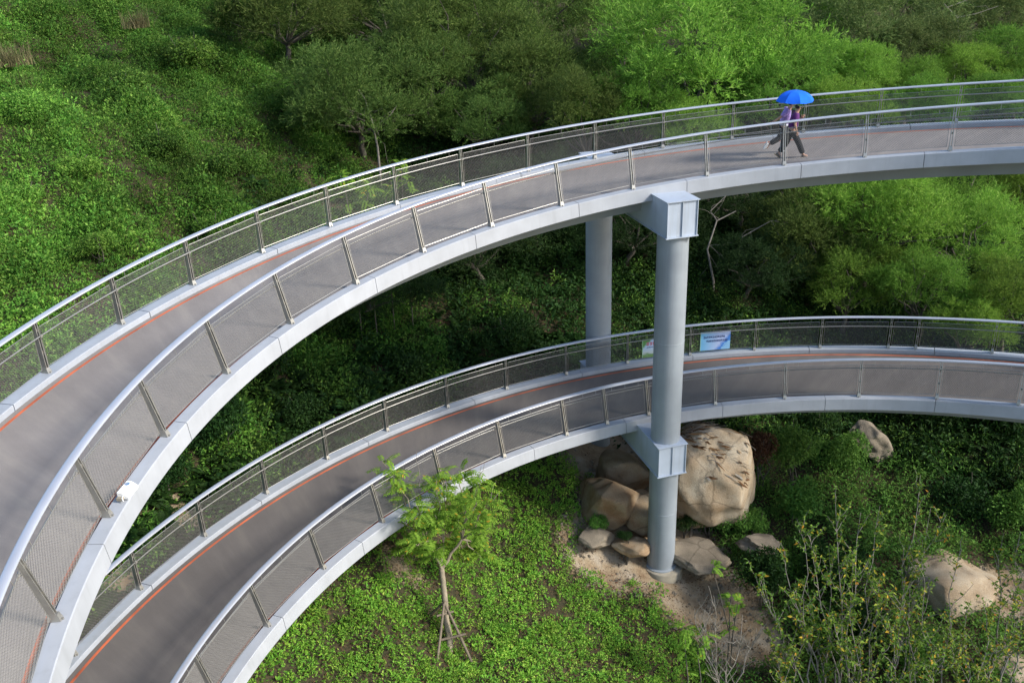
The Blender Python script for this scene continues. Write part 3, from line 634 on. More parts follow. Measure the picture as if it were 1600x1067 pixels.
TREES = [
    (far, D_, [('dull green tree with rounded tufts, low over the dark bank left of centre', 560, 165, 46, 118, 0, .3),
               ('dull green tree reaching furthest left, at the edge of the leafy hillside', 455, 60, 54, 100, 1, 1.2),
               ('dark tree at the upper edge, above the lowest rounded tufts', 600, 20, 60, 115, 2, 2.2),
               ('dull tree with a rounded lit top, above the middle of the upper railing', 705, 75, 52, 118, 3, .8),
               ('dark tree at the upper edge beside the big bright tree', 830, 25, 60, 120, 4, 2.9),
               ('dull tree with drooping lobes just left of the big bright tree', 850, 125, 50, 95, 0, 4.0),
               ('low dark tree behind the upper railing, left of the rear column', 760, 190, 48, 75, 1, 5.1),
               ('rounded lit tuft of a tree between the lowest tufts and the upper edge', 650, 110, 49, 80, 2, 1.7),
               ('dark tree in the upper row, left of the lit topped one', 520, -5, 66, 90, 3, 3.1),
               ('dark tree in the upper row, behind the lit topped one', 740, -10, 70, 95, 4, .6),
               ('tree with lit lower lobes reaching down to the upper railing', 905, 165, 46, 70, 1, 2.4)]),
    (mid, A_, [('big bright green tree with rusty tips, left of the blue umbrella', 1085, 95, 50, 150, 2, .5),
               ('bright lower bough tree, nearest the railing left of the big bright one', 985, 175, 47, 75, 3, 1.9),
               ('bright round tree directly behind the blue umbrella', 1215, 150, 48, 78, 4, 3.3),
               ('mid green tree at the upper edge, left of the tall grove above the umbrella', 985, 5, 66, 85, 0, 2.2),
               ('tall mid green tree above the umbrella at the upper edge', 1215, 15, 66, 105, 1, .9),
               ('broad mid green tree right of and above the umbrella', 1330, 50, 60, 112, 2, 4.4),
               ('small yellowish green tree just over the handrail right of the umbrella', 1345, 118, 52, 58, 3, 5.6),
               ('bright domed tree midway between umbrella and right margin', 1425, 85, 58, 70, 4, 1.1),
               ('small bright tree touching the handrail midway to the right margin', 1425, 130, 53, 48, 0, 2.6),
               ('greyish green tree with bare twigs, upper right', 1500, 45, 68, 92, 1, 3.7),
               ('small round tree at the far right corner above the handrail', 1585, 95, 58, 68, 2, .2),
               ('farthest tree in the upper right corner', 1590, 10, 74, 85, 3, 4.9),
               ('low bushy tree behind the handrail near the right margin', 1505, 112, 56, 52, 4, 5.3),
               ('tree filling the upper row left of the tall grove', 1110, -15, 72, 90, 3, 1.4),
               ('tree filling the upper row right of the tall grove', 1330, -20, 76, 95, 4, 2.7),
               ('pale green tree in the upper row near the right corner', 1440, -5, 74, 80, 0, 5.9),
               ('bright tree between the umbrella tree and the tall grove', 1270, 105, 54, 62, 2, 3.5),
               ('green crown seen through the railing mesh below the big bright tree', 1075, 200, 45.5, 62, 0, 4.2),
               ('green crown seen through the railing mesh just right of the walkers', 1325, 172, 47, 58, 1, 1.3),
               ('green crown seen through the railing mesh midway to the right margin', 1445, 172, 47.5, 56, 3, 3.8),
               ('green crown seen through the railing mesh at the right margin', 1565, 162, 48, 58, 2, .4)]),
    (low, D_, [('shaded lower tree right of the front column, left of the large bright tree', 1265, 395, 43, 105, 1, 2.0)]),
    (low, A_, [('full mid green crown close under the upper ramp, right of the large bright tree', 1450, 335, 47, 85, 2, 2.2),
               ('mid green crown low in the grove, left of the rounded row above the lower railing', 1340, 440, 41, 78, 4, .9),
               ('large bright tree rising under the upper ramp, right of the columns', 1370, 335, 42, 105, 0, 1.0),
               ('rounded green tree left of the right margin, between the ramps', 1510, 370, 43, 92, 2, 3.0),
               ('small rounded tree in the row just above the lower railing', 1440, 445, 39, 62, 3, 4.0),
               ('rounded tree at the right margin just above the lower railing', 1580, 465, 38, 66, 4, 5.0),
               ('low tree whose lobes show through the lower railing mesh', 1520, 510, 37.5, 58, 0, .6),
               ('tree under the upper ramp at the right margin', 1610, 310, 52, 70, 1, 1.6)]),
    (low, 'leaf_deep_shade', [('dark tree tucked behind the front column under the upper ramp', 1150, 350, 47, 95, 2, 2.8),
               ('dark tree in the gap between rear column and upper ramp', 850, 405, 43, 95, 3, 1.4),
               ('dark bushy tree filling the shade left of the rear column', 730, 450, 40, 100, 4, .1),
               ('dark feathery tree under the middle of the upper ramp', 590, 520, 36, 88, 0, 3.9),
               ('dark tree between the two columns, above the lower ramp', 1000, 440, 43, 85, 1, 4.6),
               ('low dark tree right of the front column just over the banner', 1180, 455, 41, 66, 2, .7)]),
]
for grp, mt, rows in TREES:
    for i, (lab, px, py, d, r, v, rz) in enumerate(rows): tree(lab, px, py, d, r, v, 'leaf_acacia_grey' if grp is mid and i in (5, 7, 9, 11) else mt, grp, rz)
#NEXT
# ------------------------------------------------------------------ rocks
def rock_mat(name, c1, c2, c3):
    m, n, l = mat(name); g = N(n, 'ShaderNodeNewGeometry')
    t = N(n, 'ShaderNodeTexNoise'); t.inputs['Scale'].default_value = 1.1; t.inputs['Detail'].default_value = 9; t.inputs['Roughness'].default_value = .6; l.new(g.outputs['Position'], t.inputs['Vector'])
    r = ramp(n, [(.32, c1), (.5, c2), (.68, c3)]); l.new(t.outputs[0], r.inputs[0])
    v = N(n, 'ShaderNodeTexNoise'); v.inputs['Scale'].default_value = 45; v.inputs['Detail'].default_value = 6; l.new(g.outputs['Position'], v.inputs['Vector'])
    mp = N(n, 'ShaderNodeMapRange'); mp.inputs[1].default_value = .3; mp.inputs[2].default_value = .7; mp.inputs[3].default_value = .72; mp.inputs[4].default_value = 1.2; l.new(v.outputs[0], mp.inputs[0])
    s = N(n, 'ShaderNodeVectorMath', operation='SCALE'); l.new(r.outputs[0], s.inputs[0]); l.new(mp.outputs[0], s.inputs['Scale'])
    vo = N(n, 'ShaderNodeTexVoronoi', feature='DISTANCE_TO_EDGE'); vo.inputs['Scale'].default_value = .33
    wv = N(n, 'ShaderNodeVectorMath', operation='MULTIPLY_ADD'); wv.inputs[1].default_value = (.5, .5, .5); l.new(t.outputs['Color'], wv.inputs[0]); l.new(g.outputs['Position'], wv.inputs[2]); l.new(wv.outputs[0], vo.inputs['Vector'])
    ck = N(n, 'ShaderNodeMapRange'); ck.inputs[1].default_value = 0.0; ck.inputs[2].default_value = .012; ck.inputs[3].default_value = .6; l.new(vo.outputs['Distance'], ck.inputs[0])
    li = N(n, 'ShaderNodeTexNoise'); li.inputs['Scale'].default_value = 3.3; li.inputs['Detail'].default_value = 9; li.inputs['Roughness'].default_value = .7; l.new(g.outputs['Position'], li.inputs['Vector'])
    lm = N(n, 'ShaderNodeMapRange'); lm.inputs[1].default_value = .60; lm.inputs[2].default_value = .70; lm.inputs[4].default_value = .6; l.new(li.outputs[0], lm.inputs[0])
    s2 = N(n, 'ShaderNodeVectorMath', operation='SCALE'); l.new(s.outputs[0], s2.inputs[0]); l.new(ck.outputs[0], s2.inputs['Scale'])
    lx = N(n, 'ShaderNodeMix', data_type='RGBA'); l.new(lm.outputs[0], lx.inputs['Factor']); l.new(s2.outputs[0], lx.inputs['A']); lx.inputs['B'].default_value = (.13, .10, .07, 1)
    b = N(n, 'ShaderNodeBsdfPrincipled'); b.inputs['Roughness'].default_value = .92; b.inputs['Specular IOR Level'].default_value = .2; l.new(lx.outputs['Result'], b.inputs['Base Color'])
    bp = N(n, 'ShaderNodeBump'); bp.inputs['Strength'].default_value = .8; bp.inputs['Distance'].default_value = .05; l.new(v.outputs[0], bp.inputs['Height']); l.new(bp.outputs[0], b.inputs['Normal'])
    o = N(n, 'ShaderNodeOutputMaterial'); l.new(b.outputs[0], o.inputs[0]); return m
M['boulder'] = rock_mat('boulder_sandstone', (.30, .21, .125), (.40, .31, .21), (.47, .40, .30))
M['rock_grey'] = rock_mat('rock_weathered', (.14, .12, .09), (.24, .20, .15), (.32, .27, .20))
M['bank'] = rock_mat('eroded_bank_soil', (.27, .15, .075), (.36, .25, .15), (.46, .37, .26))
def rock(name, label, c, r, mt, seed, sup=2.6, rz=0.0, tilt=(0, 0), rough=.07, group=None, facets=7):
    rs = np.random.RandomState(seed); nu, nv = 84, 54
    th = np.linspace(0, 2 * np.pi, nu, endpoint=False); ph = np.linspace(-np.pi / 2, np.pi / 2, nv)
    T, Pp = np.meshgrid(th, ph); x, y, z = np.cos(Pp) * np.cos(T), np.cos(Pp) * np.sin(T), np.sin(Pp)
    nn = (np.abs(x) ** sup + np.abs(y) ** sup + np.abs(z) ** sup) ** (1 / sup); x, y, z = x / nn, y / nn, z / nn
    f = 1.0
    for k in range(15):
        fr = rs.uniform(1.2, 2.2) * (1 + k // 3 * 1.4); d = unit(1, rs)[0] * fr; f = f + rough / (1 + k // 3) * np.sin(x * d[0] + y * d[1] + z * d[2] + rs.uniform(0, 6.28)) * 1.2
    U = np.stack([x, y, z], -1) * (f[..., None] if not np.isscalar(f) else f)
    for k in range(facets):                                # broken flat faces
        nk = unit(1, rs)[0]; dk = rs.uniform(.62, .90) if facets > 12 else rs.uniform(.74, .94); q = U @ nk; U = U - np.where(q > dk, (q - dk) * .93, 0)[..., None] * nk
    hf = np.random.RandomState(seed + 1); g = 0.0
    for k in range(14): w = unit(1, hf)[0] * hf.uniform(7, 17); g = g + .007 * np.sin(U @ w + hf.uniform(0, 6.28))
    U = U * (1 + g[..., None]); x, y, z, f = U[..., 0], U[..., 1], U[..., 2], 1.0
    V = np.stack([(x * f * r[0]).ravel(), (y * f * r[1]).ravel(), (z * f * r[2]).ravel()], 1)
    q = np.arange((nv - 1) * nu); a, b = q // nu, q % nu; Fq = np.stack([a * nu + b, a * nu + (b + 1) % nu, (a + 1) * nu + (b + 1) % nu, (a + 1) * nu + b], 1)
    o = obj(name, np_mesh(name, V, Fq, mt, True)); o.location = c; o.rotation_euler = (tilt[0], tilt[1], rz)
    tag(o, label, 'boulder', group); return o
RG = 'boulders in the hollow'
B1 = rock('boulder', 'huge smooth tan boulder streaked with dry bark, right behind the front column', at(1112, 735, 31.9), (1.55, 1.4, 1.85), M['boulder'], 5, 2.1, .3, (0.05, -.42), .06, RG, 6)
rock('boulder', 'flat topped tan boulder overhanging its base rock, behind the thin yellowing saplings', at(1482, 912, 30.6), (1.62, 1.3, .78), M['boulder'], 9, 2.8, .4, (0, .04), .05, RG)
rock('boulder', 'weathered base rock under the flat topped tan boulder', at(1488, 975, 30.9), (1.35, 1.2, .75), M['rock_grey'], 12, 3.0, .1, (0, 0), .08, RG)
rock('boulder', 'low tan rock at the lower right corner among the sapling stems', at(1565, 1040, 28.6), (1.1, 1.0, .6), M['boulder'], 14, 3.0, 0, (0, .1), .07, RG)
rock('boulder', 'slanting grey rock slab in the bushes below the lower ramp', at(1362, 690, 36), (1.1, .8, .55), M['rock_grey'], 17, 4.5, .5, (.2, .75), .06, RG)
for i, (lab, px, py, d, r, sd, rz, mt) in enumerate([
    ('eroded orange tan earth block left of the front column, largest of the bank', 950, 790, 32.0, (1.25, 1.2, 1.05), 41, .4, 'bank'), ('tan block wedged between the earth bank and the front column', 1003, 800, 31.6, (.8, .8, .85), 42, 1.2, 'bank'),
    ('upper tan block of the earth bank, right below the rear footing', 975, 735, 33.4, (1.2, 1.0, .7), 43, 2.1, 'bank'), ('pale broken block at the left toe of the earth bank', 930, 838, 31.0, (.75, .6, .35), 44, .8, 'rock_grey'),
    ('low tan block at the foot of the bank beside the front column', 988, 855, 30.9, (.7, .55, .3), 45, 2.6, 'bank')]):
    rock('boulder', lab, at(px, py, d), r, M[mt], sd, 3.0, rz, (.1, .12), .03, RG, 22)
rock('boulder', 'small brown rock in the weeds left of the saplings', at(1190, 850, 31.0), (.75, .5, .32), M['rock_grey'], 23, 3.0, .3, (0, .3), .08, RG)
rock('boulder', 'pale flat rock on the sandy wash right of the front column', at(1088, 868, 31.2), (1.0, .8, .2), M['rock_grey'], 26, 3.0, .3, (0, .1), .06, RG)
# strips of dry bark and twigs stuck on the big boulder
def boulder_debris():
    mb = MB(); rr = random.Random(5); Mx = B1.matrix_basis; me = B1.data; vs = [Mx @ v.co for v in me.vertices]; c = B1.location
    for i in range(150):
        while True:
            q = rr.choice(vs); px, py, d = project([q[:]])
            if (q - c).dot(CAM - c) > .25 and 1062 < px[0] < 1168 and 655 < py[0] < 760 and abs((px[0] - 1062) * .8 + 655 - py[0]) < 24 + (0 if i % 4 else 45): break
        n = (q - c).normalized(); tg = Vector((.75 + rr.uniform(-.3, .3), rr.uniform(-.4, .2), -.55 + rr.uniform(-.3, .3))); tg = (tg - n * tg.dot(n)).normalized(); s = n.cross(tg)
        L, W = rr.uniform(.18, .6), rr.uniform(.01, .042); pts = []
        for k in range(5):
            t = k / 4 - .5; p = q + tg * L * t + s * rr.uniform(-.02, .02) + n * (.03 + .03 * rr.random() - .1 * t * t * L); ww = W * (1 - (2 * t) ** 2 * .8)
            pts += [p + s * ww, p - s * ww + n * .012]
        mb.add(pts, [(2 * k, 2 * k + 1, 2 * k + 3, 2 * k + 2) for k in range(4)], 0 if rr.random() < .7 else 1)
        if i % 3 == 0: mb.tube([q + n * .05 - tg * .3, q + n * .07 + s * .03, q + n * .05 + tg * .35 + s * .1], .006, 4, mi=1)
    o = obj('bark_litter', mesh_of('bark_litter', mb, [M['leaf_brown'], M['stem']])); o['kind'] = 'stuff'; o['label'] = 'reddish brown strips of dry bark and twigs lying on the huge tan boulder'
boulder_debris()

def pebbles():
    x, y, z = spots(-2, 16, 16, 33, 42); k = (bare(x, y) > .3) & COLR(x, y); x, y, z = x[k], y[k], z[k]
    V = np.array([(-1, -1, -.6), (1, -.8, -.6), (.9, 1, -.6), (-.8, .9, -.6), (-.6, -.7, .5), (.7, -.5, .6), (.5, .6, .45), (-.6, .5, .6)]) * np.array([.05, .04, .035])
    Fq = np.array([(3, 2, 1, 0), (4, 5, 6, 7), (0, 1, 5, 4), (1, 2, 6, 5), (2, 3, 7, 6), (3, 0, 4, 7)])
    scatter('gravel', 'loose stones and gravel on the bare sandy wash around the front footing', (V, Fq), M['rock_grey'], np.stack([x, y, z], 1), .35 + 1.6 * RS.uniform(size=len(x)) ** 4, .8)
pebbles()
# ------------------------------------------------------------------ shrubs
def bush_mesh(seed, n, L, W, npuff=9):
    rs = np.random.RandomState(seed); out = []
    for i in range(npuff):
        p = unit(1, rs)[0] * rs.uniform(.2, .72); p[2] = abs(p[2]) * .9 - .15; r = rs.uniform(.3, .48); m = n // npuff
        u = unit(m, rs); C = p + u * (r * rs.uniform(.4, 1, m) ** .5)[:, None]; D = u * .5 + unit(m, rs) * .7; Nn = unit(m, rs) * .8 + u * .5 + np.array([0, 0, .7])
        out.append(leaf_quads(C, D, Nn, L * rs.uniform(.6, 1.3, m), W * rs.uniform(.7, 1.3, m)))
    return join(out)
BUSH = [bush_mesh(s, 3400, .085, .042) for s in (31, 32)] + [bush_mesh(33, 2600, .12, .055)]
BME = {}
def shrub(name, label, px, py, d, rpx, var, mt, group, rz=0.0, sq=1.0):
    if (var, mt) not in BME: BME[(var, mt)] = np_mesh('foliage', *BUSH[var], M[mt])
    c = at(px, py, d); R = rpx * d / F_PX; base = Vector((c.x, c.y, gz(c.x, c.y) - .05))
    if c.z - base.z < R * .35: c.z = base.z + R * .35
    t = thing(name, label, 'shrub', base, group)
    o = obj('foliage', BME[(var, mt)], t); o.location = c - base; o.scale = (R * 1.1, R * 1.1, R * 1.15 * sq); o.rotation_euler = (0, 0, rz)
    mb = MB(); rr = random.Random(px)
    for k in range(4): limb(mb, base + Vector((rr.uniform(-.1, .1), rr.uniform(-.1, .1), -.1)), c + Vector((rr.uniform(-.5, .5), rr.uniform(-.5, .5), rr.uniform(-.2, .6))) * R, .03, .008, .08, 4, px + k)
    part('stem', mb, M['bark'], t, 70)
SG = 'bushes in the hollow below the lower ramp'
for i, (lab, px, py, d, r, v, mt) in enumerate([
    ('bright climber covered bush just under the lower ramp, right of the brown dead bush', 1240, 695, 34, 58, 0, 'leaf_shrub'),
    ('tall green bush hugging the slanting rock slab', 1318, 712, 35, 52, 1, 'leaf_shrub'),
    ('dark green bush left of the slanting slab, under the ramp edge', 1285, 660, 36.5, 40, 0, 'leaf_dark'),
    ('dark bush growing right behind the slanting rock slab', 1430, 690, 37, 62, 1, 'leaf_dark'),
    ('dark bush by the right margin under the lower ramp', 1560, 705, 36.5, 75, 2, 'leaf_dark'),
    ('mid green bush above the flat topped tan boulder', 1500, 790, 33.5, 66, 0, 'leaf_dark'),
    ('green bush at the right margin above the boulders', 1595, 800, 32.5, 60, 1, 'leaf_shrub'),
    ('leafy bush below the climber covered one', 1250, 785, 32.5, 46, 2, 'leaf_shrub'),
    ('dark bush growing at the foot of the huge tan boulder', 1110, 808, 32.2, 40, 1, 'leaf_shrub'),
    ('low bush right of the huge boulder foot', 1172, 812, 32, 38, 0, 'leaf_shrub'),
    ('broad leaved dark bush left of the yellowing saplings', 1195, 895, 29.5, 52, 2, 'leaf_dark'),
    ('dense dark bush behind the yellowing sapling stems', 1300, 880, 30, 66, 0, 'leaf_dark'),
    ('dark bush low behind the middle sapling stems', 1340, 985, 28.8, 62, 2, 'leaf_dark'),
    ('dark bush at the bottom edge under the flat boulder', 1440, 1040, 28.2, 52, 1, 'leaf_shrub'),
    ('small bush hanging over the eroded bank between the columns', 935, 815, 31, 22, 0, 'leaf_shrub'),
    ('small tuft of green on the pale wash left of the footing', 975, 838, 30.6, 14, 1, 'leaf_dark'),
    ('low green bush between front column and huge boulder', 1075, 815, 31.8, 24, 1, 'leaf_dark')]):
    shrub('shrub', lab, px, py, d, r, v, mt, SG, i * 1.3)
shrub('dead_shrub', 'brown withered bush between the huge boulder and the climber covered bush', 1192, 695, 34, 36, 0, 'leaf_brown', None, .4, 1.3)
HG = 'leafy mounds on the open hillside'
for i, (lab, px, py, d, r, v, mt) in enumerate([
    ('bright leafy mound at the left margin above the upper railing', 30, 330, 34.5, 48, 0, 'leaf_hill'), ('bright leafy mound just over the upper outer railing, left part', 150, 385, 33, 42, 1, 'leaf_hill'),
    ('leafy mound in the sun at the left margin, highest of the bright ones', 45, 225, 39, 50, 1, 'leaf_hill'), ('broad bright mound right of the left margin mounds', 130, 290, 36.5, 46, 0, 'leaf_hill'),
    ('shade toned mound in the middle of the open hillside', 255, 250, 39.5, 55, 0, 'leaf_hill_shade'), ('shade toned mound above the middle of the open hillside', 200, 150, 44, 55, 1, 'leaf_hill_shade'),
    ('shade toned mound at the right border of the open hillside, by the dark trees', 365, 265, 40.5, 55, 1, 'leaf_hill_shade'), ('shade toned mound high on the hillside near the upper edge', 300, 80, 49, 58, 0, 'leaf_hill_shade'),
    ('shade toned mound just over the upper railing, right of the bright mounds', 330, 350, 36.5, 44, 0, 'leaf_hill_shade'), ('shade toned mound at the upper edge, left of the first dark tree', 370, 25, 54, 52, 1, 'leaf_hill_shade')]):
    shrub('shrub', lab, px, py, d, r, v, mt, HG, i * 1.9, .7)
DG = 'dark shrubs between the two ramp turns'
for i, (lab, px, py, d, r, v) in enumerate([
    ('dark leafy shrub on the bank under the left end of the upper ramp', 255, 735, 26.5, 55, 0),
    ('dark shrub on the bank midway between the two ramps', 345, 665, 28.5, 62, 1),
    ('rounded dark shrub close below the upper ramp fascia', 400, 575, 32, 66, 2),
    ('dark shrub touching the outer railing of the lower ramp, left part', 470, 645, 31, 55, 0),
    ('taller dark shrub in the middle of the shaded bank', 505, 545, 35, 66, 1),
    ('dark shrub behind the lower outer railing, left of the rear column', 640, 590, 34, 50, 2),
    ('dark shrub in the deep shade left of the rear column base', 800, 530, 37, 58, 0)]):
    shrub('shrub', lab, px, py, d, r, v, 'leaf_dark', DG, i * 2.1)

# pale grass tufts at the upper left
def tuft_mesh():
    rs = np.random.RandomState(8); out = []
    for i in range(320):
        a = rs.uniform(0, 6.28); L = rs.uniform(.5, 1.5); lean = rs.uniform(.15, .9); n = 7; t = np.linspace(0, 1, n)
        P = np.stack([np.cos(a) * L * lean * t ** 1.3, np.sin(a) * L * lean * t ** 1.3, L * (t - lean * .55 * t ** 2.2)], 1) + np.array([rs.normal() * .35, rs.normal() * .35, 0])
        S = np.array([-math.sin(a), math.cos(a), 0]); w = .014 * (1 - t * .85); V = np.stack([P + S * w[:, None], P - S * w[:, None]], 1).reshape(-1, 3)
        k = np.arange(n - 1) * 2; out.append((V, np.stack([k, k + 1, k + 3, k + 2], 1)))
    return np_mesh('grass_tuft', *join(out), M['leaf_straw'])
tm = tuft_mesh()
for lab, px, py, d, s in (('large pale straw coloured grass tuft at the upper left margin', 12, 70, 45, 1.1), ('pale dry grass tuft below the large one at the left margin', 30, 118, 43.5, .9),
                          ('dry grass tuft at the upper edge above the creepers', 210, 18, 48, .9)):
    c = at(px, py, d); o = obj('grass_tuft', tm); g = gz(c.x, c.y); o.location = (c.x, c.y, max(g, c.z - .9 * s)); o.scale = (s, s, s); o.rotation_euler = (0, 0, px); tag(o, lab, 'grass tuft', 'dry grass tufts on the hillside')

# bare branches
def dead_tree(label, pts, group):
    w0 = at(*pts[0][0]); g = gz(w0.x, w0.y); t = thing('dead_tree', label, 'dead tree', (w0.x, w0.y, g), group); rr = random.Random(len(label)); first = True
    for line in pts:
        mb = MB(); P = [at(*q) for q in line]
        if first: P = [Vector((w0.x, w0.y, g - .1))] + P
        n = len(P); mb.tube(P, [.055 * (1 - i / n) + .012 for i in range(n)] if first else [.024 * (1 - i / n) + .007 for i in range(n)], 6)
        for p, q in zip(P[1:-1], P[2:]):
            for k in range(2):
                e = p + (q - p).length * Vector((rr.uniform(-1, 1), rr.uniform(-.6, .6), rr.uniform(-.7, .6))); limb(mb, p.lerp(q, rr.random()), e, .011, .003, .12, 4, rr.randint(0, 999))
        part('trunk' if first else 'branch', mb, M['twig'], t, 70); first = False
dead_tree('bare whitish branches in the gloom right of the front column', [[(1115, 440, 41), (1105, 390, 41), (1120, 345, 41), (1150, 330, 41)], [(1150, 420, 41), (1160, 370, 41), (1205, 345, 41), (1245, 350, 41)], [(1205, 345, 41), (1225, 385, 41), (1240, 420, 41)], [(1120, 345, 41), (1110, 330, 41), (1140, 300, 41)]], 'bare branches on the wooded slope')
dead_tree('bare grey twigs showing below the lowest rounded tufts left of centre', [[(590, 230, 44), (580, 185, 44), (570, 155, 44), (560, 140, 44)], [(580, 185, 44), (545, 172, 44), (535, 168, 44)], [(585, 200, 44), (610, 180, 44), (620, 165, 44)]], 'bare branches on the wooded slope')
dead_tree('bare pale branches high in the upper right grove', [[(1500, 60, 63), (1495, 28, 63), (1480, 12, 63), (1475, 6, 63)], [(1495, 28, 63), (1525, 22, 63), (1560, 10, 63)], [(1480, 12, 63), (1505, 3, 63), (1520, -5, 63)]], 'bare branches on the wooded slope')

# ------------------------------------------------------------------ pinnate leaved plants: the staked young tree, saplings behind the railing
def pinnate(base, d, L, n, leaf, rs, droop=.35):
    d = d / np.linalg.norm(d); t = np.linspace(.22, 1, n); P = base + d * L * t[:, None] + np.array([0, 0, -1.]) * (droop * L * t ** 2)[:, None]
    T = np.gradient(P, axis=0); T /= np.linalg.norm(T, axis=1)[:, None]; S = np.cross(T, [0, 0, 1.]); S /= np.linalg.norm(S, axis=1)[:, None] + 1e-6; U = np.cross(S, T)
    o = [leaf_quads(P, S * s + T * .35 + U * -.15, U + unit(n, rs) * .15, leaf * rs.uniform(.8, 1.15, n), leaf * .42) for s in (1, -1)]
    o.append(leaf_quads(P[-1:], T[-1:], U[-1:], leaf, leaf * .42)); return join(o), [base, base + d * L * .5 - np.array([0, 0, droop * L * .25]), base + d * L - np.array([0, 0, droop * L])]
def young_tree():
    rs = np.random.RandomState(4); rr = random.Random(4); base = at(703, 1022, 26); base.z = gz(base.x, base.y) - .05; fork = at(690, 888, 25.9); D0 = 25.8
    t = thing('young_tree', 'young tree with bright feathery leaves, propped by three wooden poles on the green slope', 'tree', base)
    mb = MB(); limb(mb, base, fork, .105, .078, .012, 5, 2)
    forks = [((668, 845), .05), ((693, 850), .038), ((722, 842), .05)]; ends = []
    tips = {0: [(598, 722), (612, 735), (640, 758), (612, 800), (618, 822), (652, 792), (632, 860), (650, 850), (668, 822)], 1: [(682, 750), (700, 785), (680, 805), (700, 862), (690, 735), (672, 868)], 2: [(722, 742), (752, 752), (762, 790), (765, 825), (745, 850), (716, 812), (725, 775), (752, 870), (720, 858)]}
    for i, (p, r) in enumerate(forks):
        q = at(*p, D0 + (i - 1) * .15 + (.5 if i == 1 else 0)); limb(mb, fork, q, r, r * .7, .03, 4, i)
        for j, tp in enumerate(tips[i]):
            e = at(*tp, D0 + rs.uniform(-1.2, 1.2)); limb(mb, q, e, r * .5, .009, .06, 5, i * 10 + j); ends.append((np.array(q), np.array(e)))
    part('trunk', mb, M['palebark'], t, 70)
    tw = MB()
    for p, e in (((700, 770), (694, 738)), ((655, 760), (651, 705)), ((745, 765), (752, 728)), ((742, 770), (757, 722)), ((690, 760), (722, 735)), ((740, 750), (738, 735)), ((762, 790), (775, 752)), ((762, 788), (786, 765))):
        limb(tw, at(*p, D0), at(*e, D0 + .1), .012, .005, .04, 4, p[0])
    part('bare_twig', tw, M['twig'], t, 70)
    lv, rach = [], MB()
    for q, e in ends:
        for k in range(15):
            f = rs.uniform(.4, 1.05) ** .6; p = q + (e - q) * f + rs.normal(size=3) * .05; d = rs.normal(size=3) * .8; d[2] = abs(d[2]) * .5 + .12
            (v, pts) = pinnate(p, d, rs.uniform(.34, .58), 8, rs.uniform(.11, .15), rs); lv.append(v); rach.tube([Vector(x) for x in pts], .004, 3, caps=False)
    o = obj('foliage', np_mesh('foliage', *join(lv), M['leaf_young']), t); o.data.transform(Matrix.Translation(-base)); 
    part('leaf_stalks', rach, M['leaf_young'], t)['kind'] = 'stuff'
    s = thing('tree_prop', 'tripod of weathered wooden poles propping the young tree', 'tree support', base)
    top = at(694, 945, 25.75)
    for k, (px, py, d) in enumerate(((683, 1046, 25.3), (741, 1020, 25.6), (670, 1003, 26.7))):
        f = at(px, py, d); f.z = gz(f.x, f.y) - .15; tt = top + (f - top).normalized() * .12; tt.z = top.z
        part('pole', MB().tube([f, f.lerp(tt, .5) + Vector((.01, 0, .01)), tt + (tt - f) * .06], [.042, .04, .036], 9), M['stake'], s, 70)
    a, b = at(682, 962, 25.5), at(708, 955, 25.9); part('tie', MB().tube([a, b], .03, 8), M['stake'], s, 70)
    a, b = at(686, 1000, 25.6), at(728, 990, 25.7); part('cross_pole', MB().tube([a, b], .035, 8), M['stake'], s, 70)
young_tree()
def feathery(label, stems, group, leaf=.11, n=11, LL=(.5, .8)):
    b = at(*stems[0][0]); g = gz(b.x, b.y); t = thing('feathery_sapling', label, 'sapling', (b.x, b.y, g), group); rs = np.random.RandomState(len(label)); mb = MB(); lv = []
    for st in stems:
        P = [at(*q) for q in st]; f = P[0].copy(); f.z = gz(f.x, f.y) - .1; P = [f] + P
        mb.tube(P, [.018 * (1 - i / len(P)) + .006 for i in range(len(P))], 6)
        for i in range(n):
            k = rs.randint(1, len(P) - 1) if len(P) > 2 else 0; p = np.array(P[k].lerp(P[k + 1], rs.uniform())) if i > 3 else np.array(P[-1]); d = rs.normal(size=3); d[2] = abs(d[2]) * .5 + .25
            lv.append(pinnate(p, d, rs.uniform(*LL), 11, leaf, rs, .5)[0])
    part('stem', mb, M['bark'], t, 70); o = obj('foliage', np_mesh('foliage', *join(lv), M['leaf_young']), t); o.data.transform(Matrix.Translation(-Vector((b.x, b.y, g))))
FG = 'feathery saplings'
feathery('bright feathery sapling whose tips rise over the upper outer railing', [[(545, 330, 33), (540, 300, 33), (532, 275, 33)], [(570, 330, 33), (575, 305, 33), (580, 290, 33)], [(630, 320, 33.4), (628, 285, 33.4), (626, 258, 33.4)], [(600, 330, 33.2), (605, 300, 33.2), (640, 285, 33.2)]], FG, .12, 16)
feathery('feathery sapling right of the front footing, lit tips over the gravel', [[(1140, 990, 27.5), (1125, 930, 27.4), (1113, 885, 27.4)], [(1140, 990, 27.5), (1140, 950, 27.5), (1142, 935, 27.5)], [(1145, 990, 27.5), (1150, 960, 27.5), (1153, 942, 27.4)]], FG, .10, 7, (.3, .5))
feathery('bright feathery sapling at the lower edge, left of the bare dark stems', [[(1075, 1060, 26.5), (1070, 1010, 26.5), (1072, 980, 26.5)], [(1095, 1060, 26.5), (1090, 1020, 26.4), (1100, 990, 26.4)]], FG, .10, 13, (.3, .5))
